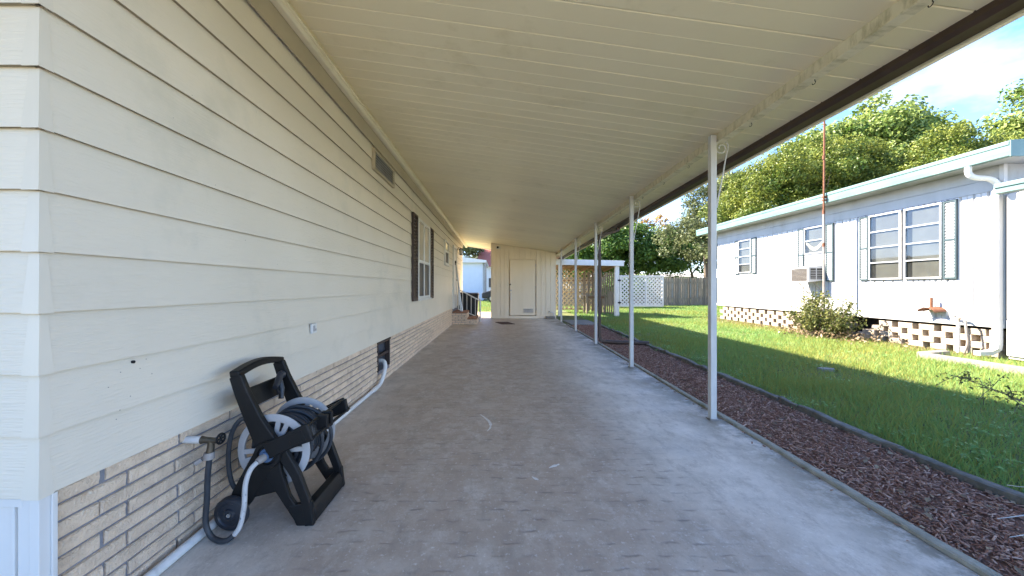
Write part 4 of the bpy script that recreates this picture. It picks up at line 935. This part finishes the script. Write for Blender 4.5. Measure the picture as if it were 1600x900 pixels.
for k in range(6):
    x = 2.5 + k * .55; s = MB(); s.hexa([(x - .02, PYF - .09, 2.16), (x + .02, PYF - .09, 2.16), (x + .02, PYB, 1.96), (x - .02, PYB, 1.96), (x - .02, PYF - .09, 2.24), (x + .02, PYF - .09, 2.24), (x + .02, PYB, 2.06), (x - .02, PYB, 2.06)]); s.build('rafter', M_beamwood, pv)
def lattice(name, m, parent, P, u, v, W, Hh, step, wdt, th=.010):
    """diagonal strips clipped to a W x Hh rectangle at P spanned by u and v"""
    s = MB(); P, u, v = Vector(P), Vector(u), Vector(v); nn = u.cross(v)
    for d, layer in ((1, 0), (-1, 1)):
        c = -Hh if d > 0 else 0
        end = W if d > 0 else W + Hh
        while c < end:
            # line x = c + d*y
            ya, yb = 0, Hh
            xa, xb = c + d * ya, c + d * yb
            t0, t1 = 0., 1.
            if d > 0:
                t0 = max(0., (0 - c) / Hh); t1 = min(1., (W - c) / Hh)
            else:
                t0 = max(0., (c - W) / Hh); t1 = min(1., c / Hh)
            if t1 - t0 > .02:
                a = P + u * (c + d * Hh * t0) + v * (Hh * t0); b = P + u * (c + d * Hh * t1) + v * (Hh * t1)
                w2 = (u * 1 - v * d).normalized() * wdt / 2; o1 = nn * (layer * th); o2 = nn * ((layer + 1) * th)
                s.hexa([a - w2 + o1, a + w2 + o1, b + w2 + o1, b - w2 + o1, a - w2 + o2, a + w2 + o2, b + w2 + o2, b - w2 + o2])
            c += step
    return kind(s.build(name, m, parent), 'stuff')
lattice('lattice', M_tanwood, pv, (2.2, PYB - .05, .12), (1, 0, 0), (0, 0, 1), 2.6, 1.95, .22, .05)
for z in (.10, .92, 1.5): s = MB(); s.box(2.2, 4.85, PYB - .02, PYB + .02, z, z + .07); s.build('rail', M_beamwood, pv, bevel=.004)
for k in range(7):
    yk = PYB - .3 - k * .33; s = MB(); h_ = random.uniform(1.75, 1.95); s.box(5.06, 5.10, yk - .05, yk + .05, .02, h_); s.build('side_board', M_wood, pv, bevel=.004)
for k in range(4):
    xk = 4.28 + k * .21; s = MB(); s.box(xk - .055, xk + .055, PYB - .09, PYB - .065, .02, 1.95); s.build('side_board', M_wood, pv, bevel=.004)
tb = thing('work_table', 'weathered wooden table inside the garden shelter', 'table', (4.6, 18, 0))
s = MB(); s.box(4.05, 5.0, 17.5, 18.2, .80, .85); s.build('table_top', M_wood, tb, bevel=.004)
s = MB(); s.box(4.10, 4.95, 17.53, 17.56, .70, .795); s.build('apron', M_beamwood, tb)
for x in (4.1, 4.92):
    for yk in (17.55, 18.14): s = MB(); s.box(x - .035, x + .035, yk - .035, yk + .035, -.02, .798); s.build('leg', M_wood, tb)
gt = thing('lattice_gate', 'white lattice gate hinged to the shelter post, standing open over the lawn', 'gate', (6.1, PYF, .35))
gx0, gx1, gz0, gz1 = 5.22, 7.10, .38, 1.71; s = MB()
for (a, b, c, d) in ((gx0, gx1, gz0, gz0 + .10), (gx0, gx1, gz1 - .07, gz1), (gx0, gx0 + .07, gz0 + .10, gz1 - .07), (gx1 - .07, gx1, gz0 + .10, gz1 - .07), (6.32, 6.40, gz0 + .10, gz1 - .07)): s.box(a, b, PYF - .03, PYF + .02, c, d)
s.build('gate_frame', M_white, gt, bevel=.004)
lattice('lattice', M_white, gt, (gx0 + .06, PYF + .004, gz0 + .09), (1, 0, 0), (0, 0, 1), gx1 - gx0 - .12, gz1 - gz0 - .15, .165, .050)
for z in (.55, 1.5): s = MB(); s.box(5.12, 5.26, PYF - .095, PYF - .088, z - .03, z + .03); s.tube([(5.19, PYF - .10, z - .06), (5.19, PYF - .10, z + .06)], .012, 8); s.build('hinge', M_blackp, gt)
fc = thing('plank_fence', 'weathered grey wooden plank fence at the back of the lawn', 'fence', (11, 25.8, 0))
fy = 25.8
for k in range(96):
    x = 2.0 + k * .155; s = MB(); h_ = 1.86 + random.uniform(-.05, .05); yj = fy + random.uniform(-.012, .012)
    s.prism([(x, -.03), (x + .142, -.03), (x + .142, h_ - .04), (x + .11, h_), (x + .03, h_), (x, h_ - .04)], 'y', yj, yj + .02); s.build('plank', M_wood, fc)
for z in (.4, 1.5): s = MB(); s.box(2, 16.9, fy + .022, fy + .06, z, z + .09); s.build('rail', M_wood, fc)

# ------------------------------------------------------------------ far houses
fhs = thing('far_house', 'pale blue white house seen through the gap beside the shed', 'house', (-3.5, 36, 0))
s = MB(); s.box(-14, -1.35, 36, 44, -.02, 3.5); s.build('wall', M_blueh, fhs)
s = MB(); s.prism([(-14.3, 3.5), (-1.05, 3.5), (-1.0, 3.72), (-7.6, 4.6), (-14.3, 3.72)], 'y', 35.6, 44.4); s.build('roof', M_white, fhs)
s = MB(); s.box(-1.2, -1.0, 35.7, 35.8, .1, 3.45); s.build('downspout', M_galv, fhs)
fh2 = thing('far_house', 'pale house with a red roof far behind the shed gap', 'house', (1, 50, 0))
s = MB(); s.box(-1.9, 8, 50, 58, -.02, 4.0); s.build('wall', M_blueh, fh2)
s = MB(); s.box(-1.1, -.2, 49.93, 50.0, 1.2, 2.4); s.build('window', G_dark, fh2)
s = MB(); s.prism([(49.2, 3.9), (58.8, 3.9), (54, 6.6)], 'x', -2.6, 8.6); s.build('roof', M_redroof, fh2)
fh3 = thing('far_house', 'white house wall glimpsed low between the trees behind the plank fence', 'house', (14, 46, 0))
s = MB(); s.box(10, 24, 46, 52, -.02, 2.45); s.build('wall', M_blueh, fh3)
s = MB(); s.prism([(45.3, 2.45), (52.7, 2.45), (49, 2.95)], 'x', 9.4, 24.6); s.build('roof', M_conc, fh3)
cr_ = thing('parked_car', 'dark low car parked on the far grass beyond the shed gap', 'car', (.8, 31.8, 0))
s = MB(); s.prism([(-1.25, .32), (-1.25, .75), (-.65, .92), (-.1, 1.38), (1.4, 1.40), (2.15, .95), (2.9, .82), (3.0, .35)], 'y', 31, 32.7); s.build('body', M_bin, cr_, bevel=.08)
s = MB(); s.prism([(-.3, .95), (0, 1.30), (1.33, 1.32), (1.9, .97)], 'y', 30.985, 30.999); s.build('side_window', G_dark, cr_)
for x in (-.4, 2.2):
    s = MB(); s.lathe([(0, 0), (0, .30), (.03, .33), (.2, .33), (.2, 0)], 'y', (x, 30.96, .30), 22); wh = s.build('wheel', M_blackp, cr_, True)
    s = MB(); s.lathe([(0, 0), (-.01, .05), (-.012, .20), (0, .21)], 'y', (x, 30.955, .30), 18); s.build('rim', M_alu, wh, True)

# ------------------------------------------------------------------ vegetation
def leaf_cloud(P, Nrm, size, tint, curl=.25, aspect=.62):
    """one bent rhombus (2 triangles sharing the midrib) for each leaf"""
    n = len(P); a = rng.normal(size=(n, 3)); t = a - (a * Nrm).sum(1, keepdims=True) * Nrm; t /= np.linalg.norm(t, axis=1, keepdims=True) + 1e-9
    b = np.cross(Nrm, t); s = size[:, None]
    V = np.empty((n, 4, 3)); V[:, 0] = P - t * s * .5; V[:, 2] = P + t * s * .5
    V[:, 1] = P + b * s * aspect * .5 + Nrm * s * curl * .5; V[:, 3] = P - b * s * aspect * .5 + Nrm * s * curl * .5
    i = np.arange(n)[:, None] * 4
    F = np.concatenate([i + np.array([[0, 1, 2]]), i + np.array([[0, 2, 3]])], 0)
    return V.reshape(-1, 3), F, np.concatenate([tint, tint])
def unit(n):
    a = rng.normal(size=(n, 3)); return a / np.linalg.norm(a, axis=1, keepdims=True)
def tree(name, label, cat, base, lobes, leaf_m, nleaf, lsize, clump_r, nclump, group=None, trunk_r=.22, limbs=10, bark=M_bark, hang=.0, gap=.0):
    """lobes: list of (cx,cy,cz,rx,ry,rz) ellipsoids; clumps sit on and in them, leaves round clumps"""
    t = thing(name, label, cat, base, group)
    sub = []
    for l in lobes:
        for q in range(9):
            d = unit(1)[0]; d[2] = abs(d[2]) * 1.0 - .15; f = random.uniform(.26, .42)
            sub.append((l[0] + d[0] * l[3] * .86, l[1] + d[1] * l[4] * .86, l[2] + d[2] * l[5] * .86, l[3] * f, l[4] * f, l[3] * f * .9))
    lobes = [tuple(list(l[:3]) + [l[3] * .88, l[4] * .88, l[5] * .88]) for l in lobes] + sub
    vol = np.array([l[3] * l[5] + l[4] * l[5] for l in lobes]); pick = rng.choice(len(lobes), nclump, p=vol / vol.sum())
    Lb = np.array(lobes); d = unit(nclump); d[:, 2] = np.where(d[:, 2] < -.35, -d[:, 2] * .6, d[:, 2])
    rad = rng.uniform(.55, 1.0, nclump) ** .5
    CC = Lb[pick, :3] + d * Lb[pick, 3:] * rad[:, None]
    cr_ = clump_r * rng.uniform(.6, 1.35, nclump); ct = np.clip(rng.normal(.45, .26, nclump), 0, 1)
    if gap:
        keep = rng.random(nclump) > gap; CC, cr_, ct = CC[keep], cr_[keep], ct[keep]
    w_ = cr_ ** 2; ci = rng.choice(len(CC), nleaf, p=w_ / w_.sum())
    e = unit(nleaf); rr = rng.random(nleaf) ** .45
    P = CC[ci] + e * (cr_[ci] * rr)[:, None] * np.array([1, 1, .72]); P[:, 2] -= hang * rng.random(nleaf)
    nr = e * .7 + unit(nleaf) * .75 + np.array([0, 0, .45]); nr /= np.linalg.norm(nr, axis=1, keepdims=True)
    tn = np.clip(ct[ci] + rng.normal(0, .20, nleaf), 0, 1)
    P[:, 2] = np.maximum(P[:, 2], .05)
    V, F, T = leaf_cloud(P, nr, lsize * rng.uniform(.65, 1.35, nleaf), tn)
    me = fast_mesh('crown', V, F, T); me.materials.append(leaf_m); kind(put('crown', me, t), 'stuff')
    s = MB(); B = Vector(base); top = Vector((Lb[:, 0].mean(), Lb[:, 1].mean(), Lb[:, 2].max()))
    mid = B.lerp(top, .5) + Vector((random.uniform(-.3, .3), random.uniform(-.3, .3), 0))
    s.tube(smooth_path([B - Vector((0, 0, .1)), B.lerp(mid, .5) + Vector((.08, .05, 0)), mid, top], 4), [trunk_r * (1 - .88 * k / 12) for k in range(13)], 9)
    s.build('trunk', bark, t, True)
    s = MB()
    for k in rng.choice(len(CC), min(limbs, len(CC)), replace=False):
        c = Vector(CC[k]); f = random.uniform(.25, .85); st_ = B.lerp(mid, f * 2) if f < .5 else mid.lerp(top, f * 2 - 1)
        s.tube(smooth_path([st_, st_.lerp(c, .5) + Vector((0, 0, .25)), c], 4), [trunk_r * .38 * (1 - .85 * q / 8) for q in range(9)], 6)
    s.build('limb', bark, t, True)
    return t
GB = 'trees behind the white mobile home'
tree('broadleaf_tree', 'yellow green bushy tree behind the antenna mast', 'tree', (17.2, 21, 0), [(17.2, 21, 6.0, 3.6, 3.2, 3.9), (14.9, 21.5, 5.0, 2.5, 2.4, 3.4), (19.4, 21, 5.6, 2.6, 2.5, 3.3)], L_yellow, 110000, .112, .55, 520, GB)
tree('broadleaf_tree', 'yellow green tree behind the double window of the white home', 'tree', (21.6, 19, 0), [(21.6, 19, 5.3, 3.0, 3.0, 3.7), (23.8, 18.8, 4.9, 2.3, 2.3, 3.0)], L_yellow, 76000, .11, .55, 400, GB)
tree('broadleaf_tree', 'yellow green tree rising above the near corner of the teal roof', 'tree', (27.5, 19.5, 0), [(27.4, 19.5, 5.6, 3.0, 3.0, 4.2), (30.5, 20, 5.8, 3.0, 3.0, 4.4)], L_yellow, 58000, .12, .58, 320, GB)
tree('vine_covered_tree', 'tall vine smothered tree forming the highest green dome', 'tree', (26.5, 26, 0), [(26.0, 26, 9.0, 3.8, 3.2, 6.0), (22.6, 26.5, 8.0, 3.0, 3.0, 4.6), (29.2, 26.2, 8.6, 2.4, 2.4, 5.2)], L_vine, 52000, .26, .85, 320, GB, hang=.4)
tree('vine_covered_tree', 'vine smothered tree at the right edge under the clouds', 'tree', (36.0, 25, 0), [(35.4, 25, 9.0, 3.6, 3.2, 6.4), (38.8, 25, 10.2, 3.6, 3.2, 6.8), (32.8, 25.4, 7.4, 2.4, 2.4, 5.0)], L_vine, 42000, .27, .9, 280, GB, hang=.4)
tree('broadleaf_tree', 'grey green tree just left of the teal roof end', 'tree', (14.6, 27, 0), [(15.4, 27, 5.4, 2.4, 2.4, 4.4), (13.6, 26.6, 3.8, 2.2, 2.2, 2.8), (16.8, 27.5, 6.0, 2.2, 2.2, 3.8)], L_oak, 30000, .16, .65, 300, 'trees behind the plank fence', gap=.12)
tree('broadleaf_tree', 'leafy dark green tree above the garden shelter roof', 'tree', (8.3, 31, 0), [(8.6, 31, 4.0, 3.0, 2.6, 2.9), (6.4, 31.5, 3.6, 2.2, 2.2, 2.4), (8.0, 30.6, 2.6, 2.4, 1.6, 1.3)], L_green, 26000, .21, .75, 220, 'trees behind the plank fence')
tree('broadleaf_tree', 'leafy green tree behind the middle of the plank fence', 'tree', (12.2, 32, 0), [(12.0, 32, 3.9, 2.6, 2.4, 2.9), (14.2, 32.4, 3.5, 2.2, 2.2, 2.4), (12.6, 31.4, 2.5, 2.8, 1.6, 1.2)], L_green, 22000, .20, .72, 200, 'trees behind the plank fence')
tree('autumn_tree', 'thin half bare tree with yellow and orange leaves against the sky', 'tree', (12.9, 37, 0), [(13.2, 37, 7.0, 1.9, 1.6, 1.7), (15.6, 37, 6.6, 1.6, 1.4, 1.6)], L_orange, 1500, .20, .38, 60, 'trees behind the plank fence', trunk_r=.16, limbs=40)
for i, (x, y, z, r) in enumerate(((-5.2, 52, 5.4, 3.2), (-1.0, 62, 5.2, 3.4), (-9, 54, 5.0, 3.4))):
    tree('broadleaf_tree', ['grey green tree above the pale house in the gap', 'grey green tree behind the red roof in the gap', 'grey green tree behind the pale house, mostly hidden by the near home'][i], 'tree', (x, y, 0), [(x, y, z, r, r, 4.2)], L_oak, 9000, .30, .9, 110, 'trees beyond the shed gap', limbs=6)
for i, (x, y, z, r) in enumerate(((4.2, 40, 3.4, 3.2), (8.5, 42, 3.0, 3.4), (18.5, 36, 3.6, 3.6), (22.5, 33, 3.4, 3.6))):
    tree('broadleaf_tree', ['green tree far behind the shed corner', 'green tree far behind the lattice of the garden shelter', 'green tree filling in behind the far end of the white home', 'green tree low behind the white home roof'][i], 'tree', (x, y, 0), [(x, y, z, r, r * .8, 3.0)], L_green, 12000, .24, .8, 130, 'trees in the far background', limbs=6)
tree('hedge_shrub', 'dark green shrub standing behind the white lattice gate', 'shrub', (7.6, 23.4, 0), [(6.9, 23.4, .95, 1.0, .7, .8), (8.6, 23.6, .95, 1.1, .7, .85)], L_green, 9000, .10, .35, 120, trunk_r=.06, limbs=8)
# shrub by the white home
sb = thing('shrub', 'scruffy leafy shrub in front of the white home below the air conditioner', 'shrub', (7.95, 9.45, 0))
s = MB(); tips = []
for k in range(70):
    a = random.uniform(0, 2 * math.pi); sp = random.uniform(.15, .95); hgt = random.uniform(.45, 1.16) * (1.05 - .35 * sp)
    bx, by = 7.95 + .2 * math.cos(a), 9.45 + .25 * math.sin(a); tx, ty_ = 7.95 + .48 * sp * math.cos(a), 9.45 + 1.12 * sp * math.sin(a)
    pth = smooth_path([(bx, by, -.03), ((bx * .5 + tx * .5), (by * .5 + ty_ * .5), hgt * .55), (tx, ty_, hgt)], 5); s.tube(pth, [.011 * (1 - .7 * q / (len(pth) - 1)) for q in range(len(pth))], 5); tips += pth[3:]
s.build('stem', M_bark, sb, True)
tp = np.array([tuple(p) for p in tips]); n_ = 5200; P = tp[rng.integers(0, len(tp), n_)] + rng.normal(0, .05, (n_, 3)); nr = unit(n_) + np.array([0, 0, .5]); nr /= np.linalg.norm(nr, axis=1, keepdims=True)
V, F, T = leaf_cloud(P, nr, .06 * rng.uniform(.6, 1.4, n_), np.clip(rng.normal(.4, .28, n_), 0, 1)); me = fast_mesh('foliage', V, F, T); me.materials.append(L_bush); kind(put('foliage', me, sb), 'stuff')
n_ = 900; P = np.stack([7.95 + rng.normal(0, .3, n_), 9.4 + rng.normal(0, .7, n_), rng.uniform(-.02, .18, n_)], 1); nr = unit(n_) + np.array([0, 0, .8]); nr /= np.linalg.norm(nr, axis=1, keepdims=True)
V, F, T = leaf_cloud(P, nr, .06 * rng.uniform(.6, 1.4, n_), rng.random(n_)); me = fast_mesh('dry_leaves', V, F, T); me.materials.append(L_dry); kind(put('dry_leaves', me, sb), 'stuff')
# twiggy sapling in the near lawn
sp2 = thing('twiggy_sapling', 'spindly dark twig with few small leaves leaning over the near lawn', 'plant', (3.62, 2.62, 0))
s = MB(); lp = []
B = Vector((3.66, 2.50, -.03)); main = smooth_path([B, (3.62, 2.50, .16), (3.58, 2.53, .32), (3.50, 2.60, .44)], 5); s.tube(main, [.005 * (1 - .7 * q / (len(main) - 1)) for q in range(len(main))], 5)
main2 = smooth_path([(3.60, 2.51, .24), (3.50, 2.62, .33), (3.34, 2.76, .45), (3.18, 2.92, .55)], 5); main2 = smooth_path([(3.85, 2.42, .28), (3.62, 2.52, .38), (3.42, 2.66, .50), (3.30, 2.76, .56)], 5)
s.tube(smooth_path([B, (3.78, 2.44, .15), (3.85, 2.42, .28)], 4), .005, 5); s.tube(main2, [.005 * (1 - .7 * q / (len(main2) - 1)) for q in range(len(main2))], 5)
for p in main + main2:
    for q in range(3):
        d = Vector((random.uniform(-1, 1), random.uniform(-1, 1), random.uniform(-.3, .9))).normalized() * random.uniform(.05, .15); s.tube([p, p + d * .6 + Vector((0, 0, .01)), p + d], .0018, 4); lp += [p + d * f for f in (.5, .75, 1)]
s.build('twig', M_bark, sp2, True)
P = np.repeat(np.array([tuple(p) for p in lp]), 2, 0); P = P + rng.normal(0, .012, P.shape); nr = unit(len(P)); V, F, T = leaf_cloud(P, nr, .020 * rng.uniform(.6, 1.4, len(P)), rng.random(len(P)) * .5); me = fast_mesh('leaves', V, F, T); me.materials.append(L_bush); kind(put('leaves', me, sp2), 'stuff')
# pale strap leaves at the near right
st2 = thing('strap_leaf_plant', 'pale strap leaves reaching into the mulch bed at the near right edge', 'plant', (2.95, 1.75, 0))
for (pts) in (((2.93, 1.83, .0), (2.72, 1.86, .10), (2.50, 1.92, .045)), ((2.95, 1.74, .0), (2.66, 1.76, .09), (2.40, 1.80, .03)), ((2.98, 1.80, 0), (2.92, 1.95, .14), (2.84, 2.14, .10)), ((3.0, 1.7, 0), (2.9, 1.55, .14), (2.7, 1.4, .06))):
    p = smooth_path(pts, 6); s = MB(); vs = []
    for k, q in enumerate(p):
        d = (p[min(k + 1, len(p) - 1)] - p[max(k - 1, 0)]).normalized(); u = d.cross(Vector((0, 0, 1))).normalized() * .008 * math.sin(math.pi * min(.98, (k + 1.2) / (len(p) + .6))); vs += [q - u, q + Vector((0, 0, -.003)), q + u, q + Vector((0, 0, .001))]
    fs = []
    for k in range(len(p) - 1): fs += [(k * 4 + j, k * 4 + (j + 1) % 4, k * 4 + 4 + (j + 1) % 4, k * 4 + 4 + j) for j in range(4)]
    s.add(vs, fs); s.build('leaf', M_post, st2, True)

# mulch chips
n_ = 30000; yv = .3 + 12.0 * rng.random(n_) ** 1.35; xa = np.array([slab_edge(q) for q in yv]) + .065; xb = np.array([mulch_edge(q) for q in yv]) - .05
xv = xa + (xb - xa) * rng.random(n_); xv[:90] = xa[:90] - .065 - rng.exponential(.04, 90); zv = -.018 + .016 * rng.random(n_) + .012 * np.sin(xv * 9) * np.sin(yv * 5) * .5; zv[:90] = .005; 
ang = rng.uniform(0, math.pi, n_); L = rng.gamma(1.6, .015, n_) + .006; W = rng.uniform(.003, .009, n_); tl = rng.normal(0, .30, n_); T_ = .0018
t = np.stack([np.cos(ang) * np.cos(tl), np.sin(ang) * np.cos(tl), np.sin(tl)], 1); b = np.stack([-np.sin(ang), np.cos(ang), rng.normal(0, .25, n_)], 1); c = np.cross(t, b)
P = np.stack([xv, yv, zv], 1); V = np.empty((n_, 8, 3)); k = 0
for sc in (-1, 1):
    for (sa, sb_) in ((-1, -1), (1, -1), (1, 1), (-1, 1)): V[:, k] = P + t * (sa * L / 2)[:, None] + b * (sb_ * W / 2)[:, None] + c * sc * T_; k += 1
Fq = np.array([(0, 3, 2, 1), (4, 5, 6, 7), (0, 1, 5, 4), (1, 2, 6, 5), (2, 3, 7, 6), (3, 0, 4, 7)])
F = (np.arange(n_)[:, None, None] * 8 + Fq[None]).reshape(-1, 4); tn = np.repeat(np.clip(rng.beta(.9, 2.0, n_), 0, 1), 6)
me = fast_mesh('mulch', V.reshape(-1, 3), F, tn); me.materials.append(M_chip); o = put('mulch', me); tag(o, 'red brown bark mulch filling the bed beside the concrete', 'mulch'); kind(o, 'stuff')
n_ = 420; yv = .6 + 11 * rng.random(n_) ** 1.5; xv = np.array([slab_edge(q) for q in yv]) + .1 + .8 * rng.random(n_)
nr = unit(n_) * .45 + np.array([0, 0, 1]); nr /= np.linalg.norm(nr, axis=1, keepdims=True)
V, F, T = leaf_cloud(np.stack([xv, yv, np.full(n_, .004)], 1), nr, rng.uniform(.02, .05, n_), rng.random(n_)); me = fast_mesh('fallen_leaves', V, F, T); me.materials.append(L_dry)
o = put('fallen_leaves', me); tag(o, 'dry leaves scattered over the bark mulch', 'leaves'); kind(o, 'stuff')

# grass
def grass(name, label, regions, holes=()):
    Ps = []; Hs = []; Ws = []
    for (x0, x1, y0, y1, dens, h, wd) in regions:
        n = int((x1 - x0) * (y1 - y0) * dens); x = rng.uniform(x0, x1, n); y = rng.uniform(y0, y1, n)
        patch = .5 + .5 * np.sin(x * 2.1 + np.sin(y * 1.3) * 2) * np.sin(y * 1.7 + np.sin(x * .9)); keep = (rng.random(n) < .45 + .55 * np.clip(patch * 1.4, 0, 1)) & (x > 2.98 + .030 * (y - 3.5) + .05 if x0 < 5 and x1 < 16 and x0 > 2.5 else np.ones(n, bool))
        keep &= ~((x > XN - .05) & (y < 15.1) & (x < 16)) & ~((x > 2.35) & (x < 3.42) & (y > 12.5) & (y < 14.4))
        x, y = x[keep], y[keep]; m = len(x); Ps.append(np.stack([x, y, np.full(m, -.038)], 1)); Hs.append(h * (.45 + .5 * patch[keep] * rng.random(m) + rng.gamma(2., .22, m))); Ws.append(wd * rng.uniform(.7, 1.3, m))
    P = np.concatenate(Ps); H_ = np.concatenate(Hs); W_ = np.concatenate(Ws); n = len(P)
    a = rng.uniform(0, 2 * math.pi, n); ln = rng.uniform(.1, .95, n) * H_; la = rng.uniform(0, 2 * math.pi, n)
    u = np.stack([np.cos(a), np.sin(a), np.zeros(n)], 1) * (W_ / 2)[:, None]; d = np.stack([np.cos(la) * ln, np.sin(la) * ln, H_], 1)
    V = np.empty((n, 3, 3)); V[:, 0] = P - u; V[:, 1] = P + u; V[:, 2] = P + d
    F = np.arange(n * 3).reshape(n, 3); big = .5 + .5 * np.sin(P[:, 0] * .9 + 1.3 * np.sin(P[:, 1] * .5)) * np.sin(P[:, 1] * .8 + np.sin(P[:, 0] * .6))
    tn = np.clip(.06 + .50 * big + .25 * np.clip((P[:, 0] - 6.8) / 1.6, 0, 1) * (P[:, 1] < 16) + rng.normal(0, .28, n), 0, 1)
    me = fast_mesh(name, V.reshape(-1, 3), F, tn); me.materials.append(M_grass); o = put(name, me); tag(o, label, 'grass'); kind(o, 'stuff')
grass('grass', 'mown green lawn grass between the mulch bed and the white home',
      [(2.9, 6.6, 1.2, 5.0, 4600, .075, .0065), (6.6, 8.62, 4.0, 5.0, 2600, .06, .008), (2.95, 8.62, 5.0, 9.5, 2600, .065, .009), (2.95, 8.62, 9.5, 16, 1300, .055, .012), (2.9, 15.9, 16, 26, 520, .06, .02),
       (-3.2, 2.2, 18.9, 34, 300, .07, .03)])

# dead grass and litter along the foot of the white home
n_ = 9000; yv = rng.uniform(6.6, 15, n_); xv = 8.56 - rng.exponential(.22, n_); a = rng.uniform(0, 2 * math.pi, n_); ln = rng.uniform(.02, .09, n_)
P = np.stack([xv, yv, np.full(n_, -.03)], 1); u = np.stack([-np.sin(a), np.cos(a), np.zeros(n_)], 1) * .007; d = np.stack([np.cos(a) * ln, np.sin(a) * ln, rng.uniform(.01, .06, n_)], 1)
V = np.empty((n_, 3, 3)); V[:, 0] = P - u; V[:, 1] = P + u; V[:, 2] = P + d
me = fast_mesh('dry_grass', V.reshape(-1, 3), np.arange(n_ * 3).reshape(-1, 3), rng.random(n_)); me.materials.append(L_dry)
o = put('dry_grass', me); tag(o, 'dry brown grass litter along the block skirting of the white home', 'grass'); kind(o, 'stuff')
# weeds with broad leaves at the bed edge and in the lawn
n_ = 2600; cl = np.stack([np.concatenate([rng.uniform(3.05, 3.5, 26), rng.uniform(3.2, 8.2, 50)]), rng.uniform(1.6, 12, 76)], 1); k_ = rng.integers(0, 76, n_)
P = np.stack([cl[k_, 0] + rng.normal(0, .06, n_), cl[k_, 1] + rng.normal(0, .08, n_), rng.uniform(-.01, .04, n_)], 1); nr = unit(n_) * .6 + np.array([0, 0, 1.]); nr /= np.linalg.norm(nr, axis=1, keepdims=True)
V, F, T = leaf_cloud(P, nr, rng.uniform(.018, .045, n_), rng.random(n_)); me = fast_mesh('lawn_weeds', V, F, T); me.materials.append(leafmat('weed_leaf', (.14, .30, .08), (.30, .42, .14)))
o = put('lawn_weeds', me); tag(o, 'low broad leaved weeds dotted through the lawn', 'weeds'); kind(o, 'stuff')
# white scuffs on the slab
M_scuff = mat('dried_white_paint', (.80, .78, .74), (.62, .59, .54), 30, .8)
for pts, ws, lab in ((((-.16, 3.62), (-.11, 3.52), (-.065, 3.40), (-.06, 3.28), (-.085, 3.20)), (.006, .016, .022, .014, .004), 'white curved scuff on the concrete ahead of the hose reel'),
                     (((.345, 2.55), (.385, 2.58), (.42, 2.60)), (.008, .024, .006), 'short white scuff in the middle of the concrete, nearer the posts'),
                     (((.22, 2.43), (.24, 2.405), (.255, 2.39)), (.006, .018, .008), 'tiny white scuff in the middle of the concrete, nearer the hose reel')):
    P2 = [Vector((p[0], p[1], 0)) for p in pts]; q = [v.to_2d() for v in smooth_path(P2, 5)]; m_ = len(q)
    wv = [np.interp(i / (m_ - 1), np.linspace(0, 1, len(ws)), ws) * random.uniform(.6, 1.3) for i in range(m_)]
    s = MB(); s.strip(q, wv, 'z', .0015, .0035); tag(s.build('paint_scuff', M_scuff), lab, 'mark', 'white scuffs on the concrete')
